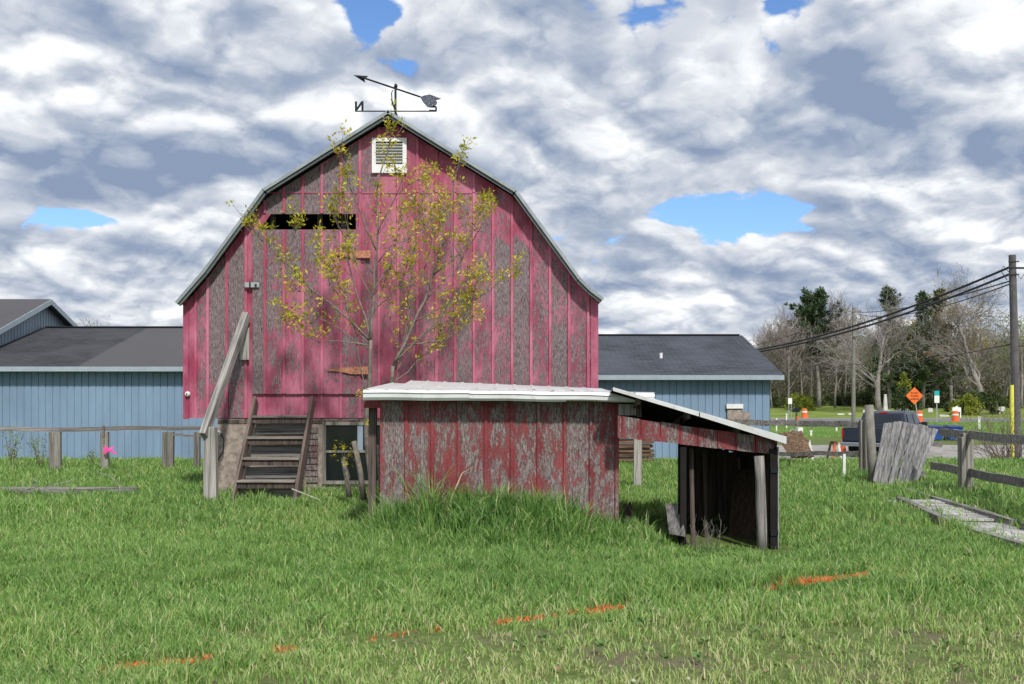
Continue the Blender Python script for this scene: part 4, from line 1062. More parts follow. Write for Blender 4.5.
# right-hand fence
R0 = [(7.16, 19.6), (7.35, 17.2), (7.26, 15.9), (7.0, 13.2), (6.75, 10.6)]
g_ = lambda p: H(*p)
def zr(px, py, D): return Z(py, D)
fence('rail_fence', 'weathered two-rail fence running along the right edge beyond the plank walk',
      [(X(966, 15.95), 15.95, -.1, Z(433, 15.95), .17), (X(959.5, 16.0), 15.9, -.1, Z(437, 15.9), .07), (6.75, 10.6, -.2, 1.15, .17)],
      [((7.36, 17.2, 1.10), (7.27, 15.9, 1.10), .13), ((7.27, 15.88, 1.10), (7.0, 13.2, 1.10), .13), ((7.0, 13.2, 1.10), (6.7, 10.4, 1.08), .13),
       ((7.38, 17.6, .50), (7.27, 15.9, .50), .13), ((7.27, 15.88, .50), (7.0, 13.2, .50), .13), ((7.0, 13.2, .50), (6.7, 10.4, .50), .13)], pd=.16)
fence('rail_fence', 'grey rail fence running left from the leaning gate towards the blue building',
      [(X(862.5, 20.2), 20.2, -.1, Z(420, 20.2), .13), (X(868, 20.1), 20.1, -.1, Z(418, 20.1), .12), (X(700, 22.6), 22.8, -.2, Z(420, 22.8), .16)],
      [((X(866, 20.15), 20.1, Z(424.5, 20.1)), (X(800, 21.4), 21.4, Z(423.5, 21.4)), .12), ((X(800, 21.4), 21.4, Z(423.5, 21.4)), (X(700, 22.8), 22.7, Z(421.5, 22.7)), .12),
       ((X(866, 20.15), 20.1, Z(453, 20.1)), (X(780, 21.6), 21.6, Z(454, 21.6)), .09), ((X(780, 21.6), 21.6, Z(454, 21.6)), (X(700, 22.8), 22.7, Z(455, 22.7)), .09)])
k_ = MB(); k_.tube([(X(874, 18.2), 18.2, -.05), (X(871.5, 18.2), 18.2, .7), (X(868, 18.3), 18.25, Z(405, 18.2))], [.085, .082, .078], 10)
tag(k_.build('round_post', M['polewood2'], smooth=True), 'tall round brown post leaning beside the collapsed gate', 'post')
gt = thing('fallen_gate', (X(900, 18), 18.0, H(7, 18)), 'collapsed gate of grey slanting boards propped against the fence', 'gate')
ng = 11
for i in range(ng):
    f0, f1 = i/ng, (i+1)/ng-.003
    def T_(f): return at(884+54*f, 422+9*f*f-1.0*math.sin(f*3), 18.45-.3*f)
    def B_(f): return at(873+38*f, 482+14*f, 17.9-.4*f)
    jt_ = random.uniform(-.025, .03); jb_ = random.uniform(-.05, .03); oy = Vector((0, (i % 2)*.018+random.uniform(-.008, .008), 0)); zt_ = Vector((0, 0, jt_)); zb_ = Vector((0, 0, jb_))
    k_ = MB(); k_.prism([T_(f0)+oy+zt_, T_(f1)+oy+zt_, B_(f1)+oy+zb_, B_(f0)+oy+zb_], (.004, .024, .004)); k_.build('board', 'wood_gate', gt)
k_ = MB(); k_.beam(at(884, 437, 18.5), at(942, 445, 18.3), .07, .09); k_.build('cross_rail', 'wood_x', gt)
k_ = MB(); k_.beam(at(880, 467, 18.2), at(925, 474, 18.0), .07, .09); k_.build('cross_rail', 'wood_x', gt)
# pale stake before the truck
def stake(px, py0, py1, D, m, w, lab):
    k_ = MB(); g0 = H(X(px, D), D); k_.beam((X(px, D), D, g0-.1), (X(px+.3, D), D, Z(py1, D)), w, w*.6, up=(0, 1, 0)); return tag(k_.build('stake', m), lab, 'stake')
stake(844, 475, 454, 19.6, 'white', .05, 'short white stake in the grass under the fence rail')
stake(637.5, 486, 438, 17.6, 'wood_pale', .14, 'lone pale post standing in grass seen beneath the lean-to fascia')
# plank walk
pw = thing('plank_walk', (6.0, 13.5, H(6, 13.5)), 'white weathered plank walk lying in the grass along the right fence', 'walkway')
y = 9.2
while y < 15.6:
    w = .14; k_ = MB()
    if random.random() < .88 or y < 13:
        x0_ = 5.62+random.uniform(-.03, .04); x1_ = 6.5+random.uniform(-.05, .03); g0 = H(6, y)+.03; z0_ = g0+random.uniform(-.012, .012); z1_ = g0+random.uniform(-.012, .012)
        k_.hexa([(x0_, y, z0_-.03), (x1_, y, z1_-.03), (x1_, y+w-.02, z1_-.03), (x0_, y+w-.02, z0_-.03), (x0_, y, z0_), (x1_, y, z1_), (x1_, y+w-.02, z1_), (x0_, y+w-.02, z0_)])
    if k_.v: k_.build('plank', 'wood_plank', pw)
    y += w
for (a, c) in (((5.55, 9.2), (5.62, 12.3)), ((5.62, 12.4), (5.78, 14.9)), ((6.55, 9.2), (6.52, 12.7)), ((6.54, 13.0), (6.42, 16.2))):
    k_ = MB(); k_.beam((a[0], a[1], H(*a)+.05), (c[0], c[1], H(*c)+.06), .10, .09); k_.build('edge_rail', 'wood_y', pw)
# timber lying along the left lawn
k_ = MB(); k_.beam((-9.5, 16.3, H(-9, 16.3)+.04), (X(136, 16.2), 16.2, H(-6, 16.2)+.06), .2, .12); tag(k_.build('fallen_timber', 'wood_x', bevel=.01), 'long grey timber lying in grass at the left edge', 'timber')
k_ = MB()
for (pl, r_) in (([(38, 498), (40, 490), (46, 487), (56, 484), (72, 481), (76, 479)], .008), ([(36, 492), (34, 484), (37, 481)], .007), ([(22, 482), (23, 488), (28, 489), (33, 486), (32, 482)], .006), ([(33, 478), (38, 483), (36, 490)], .007), ([(100, 473), (110, 476), (118, 483), (120, 489)], .006)):
    P3 = [at(a, c, 16.2-.03*i) for i, (a, c) in enumerate(pl)]; k_.tube(P3, r_, 5)
tag(k_.build('wire_tangle', M['wood_pale']), 'tangle of stiff pale wire and vine by the fallen timber', 'wire')

# lumber
def stack(name, lab, x0, x1, y, z0, n_, h_, m='lumber'):
    o = thing(name, ((x0+x1)/2, y, z0), lab, 'lumber')
    for j in range(n_):
        k_ = MB(); z = z0+j*h_/n_
        for i in range(5):
            yy = y+i*.13; k_.box(x0+random.uniform(-.05, .08), x1+random.uniform(-.08, .05), yy, yy+.11, z+random.uniform(0, .012), z+h_/n_-.03+random.uniform(-.015, .012))
        k_.build('board_layer', m, o)
    return o
stack('lumber_stack', 'stack of brown lumber seen under the lean-to fascia', X(588, 24), X(653, 24), 24, H(2, 24)+.05, 8, .86)
ll = thing('board_pile', (X(795, 24), 24.2, H(6.9, 24)), 'brown boards tipped in a heap against the far fence rail', 'lumber')
for i in range(8):
    k_ = MB(); x = 784+i*2.6; k_.beam(at(x+9+random.uniform(-3, 3), 457, 23.6+.05*i), at(x-5+random.uniform(-2, 3), 431+random.uniform(0, 5), 24.2+.05*i), .13, .045, up=(0, 1, .4)); k_.build('board', 'lumber', ll)
# A-frame trestles
def trestle(px, D, lab, h_=.55):
    x = X(px, D); g0 = H(x, D); o = thing('trestle', (x, D, g0), lab, 'trestle', None)
    for sx_ in (-1, 1):
        k_ = MB(); k_.beam((x+sx_*.14, D-.15, g0), (x+sx_*.03, D-.15, g0+h_), .06, .03, up=(0, 1, 0)); k_.build('leg', M['cream'] if sx_ > 0 else M['orangeplastic'], o)
        k_ = MB(); k_.beam((x+sx_*.14, D+.25, g0), (x+sx_*.03, D+.25, g0+h_), .06, .03, up=(0, 1, 0)); k_.build('leg', 'wood_brown', o)
    k_ = MB(); k_.box(x-.03, x+.03, D-.2, D+.3, g0+h_-.04, g0+h_+.03); k_.build('top_bar', 'wood_brown', o)
trestle(806, 26, 'small wooden trestle right of the tipped boards', .55)
trestle(835, 26.5, 'small wooden trestle left of the pickup', .5)
def cone(px, D, h_, lab):
    x = X(px, D); g0 = H(x, D); o = thing('traffic_cone', (x, D, g0), lab, 'traffic cone')
    k_ = MB(); k_.lathe((x, D, g0), [(.15*h_/.7, .02), (.09*h_/.7, h_*.4), (.03, h_)], 12); k_.build('body', 'orangeplastic', o)
    k_ = MB(); k_.box(x-.18, x+.18, D-.18, D+.18, g0, g0+.03); k_.build('base', 'orangeplastic', o)
    k_ = MB(); k_.lathe((x, D, g0), [(.10*h_/.7, h_*.42), (.072*h_/.7, h_*.6)], 12); k_.build('band', 'white', o)
cone(843, 36, .62, 'orange traffic cone beside the rear of the pickup')

# ------------------------------------------------------------------ pickup
tk = thing('pickup_truck', (0, 0, 0), 'dark slate-blue pickup truck parked on gravel behind the fallen gate', 'pickup truck')
def tbox(mb, x0, x1, y0, y1, z0, z1, tx=0, ty0=0, ty1=0):  # y forward, taper at top
    mb.hexa([(x0, y0, z0), (x1, y0, z0), (x1, y1, z0), (x0, y1, z0), (x0+tx, y0+ty0, z1), (x1-tx, y0+ty0, z1), (x1-tx, y1-ty1, z1), (x0+tx, y1-ty1, z1)])
W = .93
k_ = MB()   # lower body with wheel arches cut as a side profile
def side(): 
    p = [(0, .55), (.15, .50)]
    def arch(c): return [(c-.46+.46*(1-math.cos(a)), .50+.44*math.sin(a)) for a in [math.pi*i/8 for i in range(9)]]
    p += arch(1.05)+arch(4.35)+[(5.2, .45), (5.35, .62), (5.32, .95), (4.2, 1.12), (0, 1.10)]
    return p
k_.prism([(-W, a, c) for a, c in side()], (2*W, 0, 0)); body = k_.build('body', 'carpaint', tk, bevel=.02)
k_ = MB(); k_.box(-.80, .80, .06, 1.75, .72, 1.101+.004); 
k_.build('bed_liner', 'black', tk)
k_ = MB(); k_.box(-W+.06, W-.06, -.05, -.005, .62, 1.13); tg = k_.build('tailgate', 'carpaint', tk, bevel=.015)
k_ = MB(); k_.box(-.10, .10, -.062, -.051, .86, .92); k_.build('handle', 'black', tg)
k_ = MB(); k_.box(-.15, .15, -.15, -.14, .47, .58); k_.build('number_plate', 'white', tk)
k_ = MB(); k_.box(-W, W, -.14, .0, .42, .56); k_.build('rear_bumper', 'chrome', tk, bevel=.02)
for s_ in (-1, 1):
    k_ = MB(); k_.box(min(s_*W*.86, s_*(W+.012)), max(s_*W*.86, s_*(W+.012)), -.03, .10, .72, 1.10); k_.build('tail_light', 'redlens', tk, bevel=.01)
k_ = MB()
cabp = [(1.80, 1.10), (1.95, 1.66), (2.2, 1.74), (3.35, 1.74), (4.15, 1.13)]
i0 = len(k_.v)
k_.prism([(-W+.03+ (0), a, c) for a, c in cabp], (2*W-.06, 0, 0))
for i, (x, y, z) in enumerate(k_.v):
    if z > 1.5: k_.v[i] = (x*.84, y, z)
k_.build('cab', 'carpaint', tk, bevel=.03)
k_ = MB(); k_.prism([(-.68, 1.832, 1.24), (.68, 1.832, 1.24), (.62, 1.925, 1.60), (-.62, 1.925, 1.60)], (0, -.012, .003)); k_.build('rear_window', 'carglass', tk)
k_ = MB(); k_.box(-.15, .15, 1.935, 1.96, 1.655, 1.70); k_.build('brake_light', 'redlens', tk)
for s_ in (-1, 1):
    for (ya, yb, yc, yd) in ((2.05, 2.85, 2.80, 2.12), (2.93, 3.85, 3.33, 2.93)):
        xb_, xt_ = s_*(W-.025), s_*(W-.03)*.86
        k_ = MB(); k_.prism([(xb_, ya, 1.17), (xb_, yb, 1.17), (xt_+s_*.012, yc, 1.62), (xt_+s_*.012, yd, 1.62)], (s_*.008, 0, 0)); k_.build('side_window', 'carglass', tk)
k_ = MB(); k_.prism([(-.72, 4.10, 1.18), (.72, 4.10, 1.18), (.62, 3.45, 1.68), (-.62, 3.45, 1.68)], (0, .015, .012)); k_.build('windscreen', 'carglass', tk)
for s_ in (-1, 1):
    for c in (1.05, 4.35):
        w_ = MB(); 
        w_.tube([(s_*(W-.24), c, .37), (s_*(W-.0), c, .37)], .37, 20); wh = w_.build('wheel', 'rubber', tk, bevel=.02)
        w_ = MB(); w_.tube([(s_*(W-.02), c, .37), (s_*(W+.006), c, .37)], .23, 14); w_.build('rim', 'steel', wh)
    w_ = MB(); w_.box(min(s_*(W-.02), s_*(W+.2)), max(s_*(W-.02), s_*(W+.2)), 3.75, 3.85, 1.14, 1.30); w_.build('mirror', 'black', tk, bevel=.02)
tx, ty = X(868, 32.5), 32.5
tk.location = (tx, ty, H(tx, ty)+.03); tk.rotation_euler = (0, 0, R(-36)); tk.scale = (.90, .90, .86)

# ------------------------------------------------------------------ blue bins
def bin_(px, D, lab):
    x = X(px, D); g0 = H(x, D); o = thing('recycling_bin', (x, D, g0), lab, 'bin'); w, h_ = .33, .62
    k_ = MB(); k_.hexa([(x-w*.85, D-.28, g0+.04), (x+w*.85, D-.28, g0+.04), (x+w*.85, D+.28, g0+.04), (x-w*.85, D+.28, g0+.04), (x-w, D-.36, g0+h_), (x+w, D-.36, g0+h_), (x+w, D+.34, g0+h_), (x-w, D+.34, g0+h_)]); k_.build('body', 'binblue', o, bevel=.02)
    k_ = MB(); k_.hexa([(x-w-.03, D-.40, g0+h_+.003), (x+w+.03, D-.40, g0+h_+.003), (x+w+.03, D+.38, g0+h_+.003), (x-w-.03, D+.38, g0+h_+.003), (x-w+.02, D-.34, g0+h_+.07), (x+w-.02, D-.34, g0+h_+.07), (x+w-.02, D+.36, g0+h_+.10), (x-w+.02, D+.36, g0+h_+.10)]); k_.build('lid', 'binlid', o)
    for s_ in (-1, 1):
        k_ = MB(); k_.tube([(x+s_*(w*.85), D+.25, g0+.09), (x+s_*(w*.85+.05), D+.25, g0+.09)], .09, 12); k_.build('wheel', 'rubber', o)
bin_(934, 47, 'blue recycling bin right behind the top of the fallen gate')
bin_(953, 47, 'blue recycling bin left of the fence post and nearer the drum')

# ------------------------------------------------------------------ poles and cables
def pole(px, D, pyt, r0, r1, m, lab, lean=0.):
    x = X(px, D); g0 = H(x, D); o = thing('utility_pole', (x, D, g0), lab, 'utility pole')
    k_ = MB(); k_.tube([(x, D, g0-.1), (x+lean, D, Z(pyt, D))], [r0, r1], 12); k_.build('pole_shaft', m, o, smooth=False); return o
p1 = pole(1017.5, 30, 255, .13, .10, 'polewood', 'dark wooden utility pole at the right edge carrying heavy cables', -.16)
k_ = MB(); xx = X(1012, 30)
for z_ in (Z(262, 30), Z(268, 30), Z(275, 30)): k_.tube([(xx-.16, 29.9, z_), (xx+.16, 29.9, z_)], .018, 6)
k_.tube([at(1009, 272, 29.85), at(1003, 266, 29.85), at(1001, 271, 29.85), at(1007, 280, 29.85)], .012, 5); k_.tube([at(1015, 272, 29.85), at(1021, 279, 29.85), at(1027, 270, 29.85)], .012, 5)
k_.build('bracket', 'cable', p1)
p2 = pole(853.5, 72, 308, .15, .11, 'polewood2', 'pale utility pole on the far side of the drive before the trees')
k_ = MB(); k_.beam(at(846, 311, 72), at(861, 311, 71.9), .09, .09); k_.build('crossarm', 'wood_fence', p2)
k_ = MB(); k_.tube([at(854, 336, 71.8), at(862, 335, 71.5), at(866, 337, 71.3)], [.05, .05, .09], 6); k_.build('lamp_arm', 'steel', p2)
def wire(a, c, sag, r_, lab, n_=24):
    k_ = MB(); a = Vector(a); c = Vector(c); pts_ = [a+(c-a)*i/n_-Vector((0, 0, sag*4*(i/n_)*(1-i/n_))) for i in range(n_+1)]
    k_.tube(pts_, r_, 5); return tag(k_.build('overhead_cable', 'cable', smooth=True), lab, 'cable', 'overhead cables')
wire(at(1010, 267, 30), at(742, 352, 44), .35, .038, 'thick black upper cable sagging from right pole past the blue roof')
wire(at(1010, 274, 30), at(735, 355, 44), .36, .036, 'thick black lower cable sagging from right pole past the blue roof')
wire(at(1010, 268, 30), (30, 27, 5.9), .2, .032, 'black cable leaving the right pole out of the picture')
wire(at(1010, 281, 30), at(853, 312, 72), .3, .022, 'thin upper cable between the two utility poles')
wire(at(1010, 284, 30), at(857, 314, 72), .5, .020, 'thin second cable just below it between the two poles')
wire(at(1011, 344, 30), at(853, 364, 72), .25, .018, 'thin low cable between the two utility poles')
wire(at(853, 364, 72), at(690, 372, 84), .5, .02, 'thin low cable running left from the far pole')
wire(at(848, 311, 72), at(700, 352, 84), .7, .018, 'thin high cable running left from the far pole')
wire(at(1012, 346, 30), (30, 27, 3.6), .2, .016, 'thin low cable leaving the right pole out of the picture')
k_ = MB(); x = X(1013, 28.9); k_.tube([(x-.02, 28.9, H(x, 28.9)-.1), (x-.01, 28.95, Z(385, 28.9))], .055, 8); gy = k_.build('guy_guard', 'yellow'); tag(gy, 'yellow plastic guard on the guy wire beside the right pole', 'guy guard')
k_ = MB(); k_.tube([(x-.01, 28.955, Z(385, 28.9)), at(1012, 290, 29.8)], .01, 5); tag(k_.build('guy_wire', 'cable'), 'thin stay wire rising beside the right utility pole', 'cable')

# ------------------------------------------------------------------ signs and drums by the road
def sign(name, px, D, lab, cat, build):
    x = X(px, D); g0 = H(x, D); o = thing(name, (x, D, g0), lab, cat); build(o, x, D, g0); return o
def textobj(parent, txt, x, y, z, size, m, align='CENTER'):
    cu = bpy.data.curves.new('lettering', 'FONT'); cu.body = txt; cu.size = size; cu.align_x = align; cu.align_y = 'CENTER'; cu.extrude = .002
    cu.materials.append(M[m]); o_ = bpy.data.objects.new('lettering', cu); me = bpy.data.meshes.new_from_object(o_); me.name = 'lettering'; o = bpy.data.objects.new('lettering', me); COL.objects.link(o)
    off = Vector((0, 0, 0)); q = parent
    while q is not None: off += q.location; q = q.parent
    o.parent = parent; o.location = Vector((x, y, z))-off; o.rotation_euler = (R(90), 0, 0)
def diamond(o, x, y, g0):
    c = at(914.5, 395.8, y); r_ = 8.6*y/FPX
    k_ = MB(); k_.prism([c+Vector((0, 0, r_)), c+Vector((r_, 0, 0)), c-Vector((0, 0, r_)), c-Vector((r_, 0, 0))], (0, .02, 0)); pn = k_.build('panel', 'orange', o)
    for q, s_ in enumerate(('ROAD', 'WORK', 'AHEAD')): textobj(pn, s_, c.x, y-.012, c.z+.19-.21*q, .19, 'black')
    k_ = MB(); k_.beam((x, y+.05, g0), (c.x, y+.05, c.z+.1), .06, .05, up=(0, 1, 0)); k_.build('post', 'steel', o)
sign('road_sign', 919, 70, 'orange diamond road-work sign above the pickup', 'road sign', diamond)
def twocol(o, x, y, g0):
    k_ = MB(); k_.box(X(934.3, y), X(939.2, y), y-.03, y, Z(402.8, y), Z(395.6, y)); k_.build('white_panel', 'white', o)
    k_ = MB(); k_.box(X(934.3, y), X(939.2, y), y-.03, y, Z(395.5, y), Z(390.8, y)); k_.build('teal_panel', 'teal', o)
    k_ = MB(); k_.beam((x, y+.04, g0-.1), (x, y+.04, Z(391, y)), .07, .05, up=(0, 1, 0)); k_.build('post', 'steel', o)
sign('street_sign', 937, 72, 'white sign with teal top on a thin post well right of the orange diamond', 'sign', twocol)
def yard(o, x, y, g0):
    k_ = MB(); za, zc = Z(412, y), Z(407.5, y); k_.prism([(X(952.5, y), y, za), (X(961, y), y, za), (X(961, y), y, zc), (X(958.3, y), y, Z(407, y)), (X(956.7, y), y, Z(405.8, y)), (X(955.2, y), y, Z(407, y)), (X(952.5, y), y, zc)], (0, .05, 0)); k_.build('panel', 'white', o)
    for p in (953.2, 960.8):
        k_ = MB(); k_.beam((X(p, y), y+.08, g0-.1), (X(p, y), y+.08, Z(408, y)), .1, .06, up=(0, 1, 0)); k_.build('leg', 'white', o)
sign('yard_sign', 957, 92, 'white two-legged sign board with arched top beside a drum', 'sign', yard)
def small(o, x, y, g0):
    k_ = MB(); k_.box(X(788, y), X(792, y), y-.02, y, Z(404, y), Z(398, y)); k_.build('panel', 'white', o)
    for p in (788.8, 791.3):
        k_ = MB(); k_.beam((X(p, y), y+.03, g0-.1), (X(p, y), y+.03, Z(398, y)), .05, .04, up=(0, 1, 0)); k_.build('leg', 'steel', o)
sign('notice_sign', 790, 90, 'small white notice on two posts by the left end of the road', 'sign', small)
def drum(px, D, lab, h_=1.0):
    x = X(px, D); g0 = H(x, D); o = thing('traffic_drum', (x, D, g0), lab, 'traffic drum', 'construction drums by the road')
    k_ = MB(); k_.lathe((x, D, g0), [(.34, 0), (.34, .08), (.27, .10), (.22, h_*.97), (.19, h_), (.08, h_+.02)], 16); bd = k_.build('body', 'orangeplastic', o)
    for z_ in (.27, .62):
        k_ = MB(); k_.lathe((x, D, g0), [(.272-.05*z_, h_*z_), (.272-.05*(z_+.14), h_*(z_+.14))], 16); k_.build('reflective_band', 'white', o)
drum(919, 70.8, 'orange and white drum just under the orange diamond sign', .85)
drum(955.2, 73, 'orange and white drum in front of the two-legged white sign', .82)
drum(804.5, 88.5, 'distant orange and white drum beyond the road on the left', .85)
for (px, D, h_, m_, w_, lab) in ((786.5, 62, .85, 'cream', .07, 'white stake with orange top at the corner of the blue building'), (797.5, 60, .75, 'orangeplastic', .09, 'orange marker stake beside the small mailbox'), (776.5, 58, .7, 'cream', .07, 'low white stake close to the blue building corner'),
                           (836.5, 58, .28, 'cream', .10, 'tiny white marker in the verge left of the pickup'), (811, 52, .25, 'cream', .1, 'tiny white marker in the verge right of the utility box'), (979.3, 60, .75, 'cream', .14, 'white post in the verge behind the right fence')):
    x = X(px, D); g0 = H(x, D); k_ = MB(); k_.beam((x, D, g0-.1), (x, D, g0+h_), w_, .05, up=(0, 1, 0)); k_.box(x-w_*.7, x+w_*.7, D-.05, D+.05, g0+h_+.001, g0+h_+.07)
    tag(k_.build('marker_stake', m_ if m_ in M and not m_ == 'cream' else M['cream']), lab, 'stake')
mb_ = thing('mailbox', (X(796.5, 64), 64, H(18, 64)), 'dark roadside mailbox on a post near the road', 'mailbox')
k_ = MB(); x = X(796.5, 64); g0 = H(x, 64); k_.beam((x, 64, g0), (x, 64, g0+.95), .1, .1, up=(0, 1, 0)); k_.build('post', 'wood_dark', mb_)
k_ = MB(); k_.prism([(x-.22, 64, g0+.95), (x+.22, 64, g0+.95), (x+.22, 64, g0+1.12), (x+.1, 64, g0+1.22), (x-.1, 64, g0+1.22), (x-.22, 64, g0+1.12)], (0, .4, 0)); k_.build('box', 'iron', mb_)
ub = thing('utility_box', (X(800.5, 50), 50, H(14.5, 50)), 'white boxed utility cabinet with a bent pipe on the verge', 'cabinet')
k_ = MB(); k_.box(X(798, 50), X(803, 50), 50, 50.3, H(14, 50), Z(427.5, 50)); k_.build('cabinet', 'white', ub)
k_ = MB(); k_.tube([at(790, 431.5, 50), at(792, 429, 50), at(795, 431, 50), at(797.8, 427, 50)], .04, 6); k_.build('pipe', 'steel', ub)
# ------------------------------------------------------------------ far trees
def rot_about(v, ax, a): return Matrix.Rotation(a, 3, ax) @ v
def bare_tree(name, seed, h_, r0, spread, fork=.35, twig='fartwig', up=.35, lv=4, lab=None, cat='tree', buds=None, kids=(9, 5, 4, 4), rmin=.016):
    """leafless broadleaf; trunk and branch network; built at the origin"""
    rs = random.Random(seed); o = thing(name, (0, 0, 0), lab, cat); tk_ = MB(); cr = MB(); ends = []
    def grow(mb, p, d, L, r_, lvl):
        n_ = 5 if lvl == 0 else (4 if lvl < 3 else 3); pts_ = [p.copy()]; rr = [r_]; dd = d.copy()
        for i in range(n_):
            j = .10 if lvl == 0 else .26
            dd = (dd+Vector((rs.gauss(0, j), rs.gauss(0, j), rs.gauss(0, j*.6)+(.07*up if lvl else .05)))).normalized()
            p = p+dd*L/n_; pts_.append(p.copy()); rr.append(max(rmin, r_*(1-.72*(i+1)/n_)))
        mb.tube(pts_, rr, 8 if lvl == 0 else (5 if lvl == 1 else 3), cap=lvl < 2)
        if lvl >= lv: ends.append((p, dd)); return
        nk = kids[lvl]
        for c in range(nk):
            t_ = (fork+(1-fork)*(c+rs.random())/nk) if lvl == 0 else (.22+.78*(c+rs.random())/nk); t_ = min(t_, .999)
            i = int(t_*n_); f_ = t_*n_-i; q = pts_[i].lerp(pts_[i+1], f_); ax_d = (pts_[i+1]-pts_[i]).normalized()
            side = ax_d.cross(Vector((rs.gauss(0, 1), rs.gauss(0, 1), rs.gauss(0, 1)))).normalized()
            ang = R(rs.uniform(32, 66))*spread*(1.1-.45*t_ if lvl == 0 else .9)
            cd_ = (ax_d*math.cos(ang)+side*math.sin(ang)).normalized(); cd_.z += .12*up; cd_.normalize()
            cl_ = L*(rs.uniform(.50, .72) if lvl == 0 else rs.uniform(.42, .66))*(1.15-.5*t_ if lvl == 0 else 1.)
            grow(cr, q, cd_, cl_, rr[i]*(.48 if lvl else .40), lvl+1)
    grow(tk_, Vector((0, 0, -.2)), Vector((0, 0, 1)), h_*.74, r0, 0)
    tk_.build('trunk', 'farbark', o, smooth=True)
    c = cr.build('crown', twig, o)
    if buds:
        P_, D_, T_ = [], [], []
        for p, d in ends:
            for q in range(buds[1]):
                P_.append((p.x+rs.gauss(0, .25), p.y+rs.gauss(0, .25), p.z+rs.gauss(0, .2))); D_.append((rs.gauss(0, 1), rs.gauss(0, 1), rs.gauss(0, 1))); T_.append(rs.random())
        L_ = rng.uniform(.10, .24, len(P_)); leafmesh('foliage', buds[0], leafquads(P_, D_, L_, L_*.6), T_, o)
    return o
def tinted(name, stops, tr=.25, rough=.7):
    m, t, b = mat(name); f = t.node('ShaderNodeAttribute', attribute_name='tint').outputs['Fac']; col = t.ramp(f, stops)
    setp(t, b, col, rough, spec=.2); tl = t.node('ShaderNodeBsdfTranslucent'); t.l.new(col, tl.inputs[0]); mx = t.node('ShaderNodeMixShader'); mx.inputs[0].default_value = tr
    t.l.new(b.outputs[0], mx.inputs[1]); t.l.new(tl.outputs[0], mx.inputs[2]); t.l.new(mx.outputs[0], t.n['Material Output'].inputs[0]); return m
M['budgold'] = tinted('golden_buds', [(0, (.34, .26, .06)), (.5, (.52, .40, .10)), (1, (.55, .30, .10))])
M['budgreen'] = tinted('fresh_green_leaves', [(0, (.12, .19, .03)), (.6, (.24, .33, .05)), (1, (.36, .40, .09))])
M['conifer'] = tinted('conifer_needles', [(0, (.045, .08, .042)), (.5, (.09, .145, .062)), (1, (.18, .22, .09))], .12)
M['bushdark'] = tinted('evergreen_shrub', [(0, (.035, .055, .025)), (.5, (.07, .10, .035)), (1, (.14, .17, .05))], .15)
M['bushyellow'] = tinted('yellow_green_shrub', [(0, (.12, .16, .02)), (.5, (.24, .28, .04)), (1, (.38, .38, .06))], .25)
M['brush'] = tinted('woodland_brush', [(0, (.07, .085, .045)), (.4, (.15, .165, .08)), (.7, (.25, .24, .15)), (1, (.33, .29, .22))], .15)
def pine(name, seed, h_, lab, bare=.45, lean=0., rad=3.4, dens=1., top_flat=False, m='conifer', tr=.28, lneed=.42):
    rs = random.Random(seed); o = thing(name, (0, 0, 0), lab, 'tree'); tk_ = MB(); br = MB()
    n_ = 8; tp = [Vector((lean*(i/n_)**1.6+rs.uniform(-.1, .1)*(i > 0), rs.uniform(-.1, .1), h_*i/n_*.97-.2*(i == 0))) for i in range(n_+1)]
    tk_.tube(tp, [tr*(1-.85*i/n_) for i in range(n_+1)], 8)
    P_, D_, T_, L_ = [], [], [], []
    nb = int(62*dens)
    for b_ in range(nb):
        f_ = bare+(1-bare)*(b_+rs.random())/nb; i = min(n_-1, int(f_*n_)); q = tp[i].lerp(tp[i+1], f_*n_-i)
        u = (f_-bare)/(1-bare); a = rs.uniform(0, 2*math.pi)
        Lb = rad*((.55+.6*math.sin(min(1, u*1.25)*math.pi*.75))*(1-.55*u**2) if top_flat else (1.05-.93*u)*(.75+.35*math.sin(u*17+seed)))*rs.uniform(.55, 1.1)
        d = Vector((math.cos(a), math.sin(a), rs.uniform(-.12, .25)+.75*u)).normalized(); p = q.copy(); pts_ = [p.copy()]
        for s_ in range(4):
            d = (d+Vector((rs.gauss(0, .12), rs.gauss(0, .12), .10))).normalized(); p = p+d*Lb/4; pts_.append(p.copy())
        br.tube(pts_, [.07*(1-.2*k) for k in range(5)], 3)
        nc = 3+int(Lb*2.0); ct = rs.uniform(.1, .75)
        for c in range(nc):
            g = .30+.75*c/nc; i2 = min(3, int(g*4)); cp = pts_[i2].lerp(pts_[i2+1], min(1.2, g*4-i2))+Vector((rs.gauss(0, .20), rs.gauss(0, .20), rs.gauss(.05, .07)))
            for k in range(24):
                dd = Vector((rs.gauss(0, 1)+d.x*1.3, rs.gauss(0, 1)+d.y*1.3, rs.gauss(.45, .5))).normalized()
                P_.append(tuple(cp+dd*rs.uniform(0, .26))); D_.append(tuple(dd)); T_.append(min(1, max(0, ct+rs.uniform(-.25, .25)))); L_.append(lneed*rs.uniform(.6, 1.2))
    tk_.build('trunk', M['farbark'], o, smooth=True); br.build('branches', 'fartwig', o)
    leafmesh('crown', M[m], leafquads(P_, D_, L_, np.array(L_)*.30), T_, o); return o
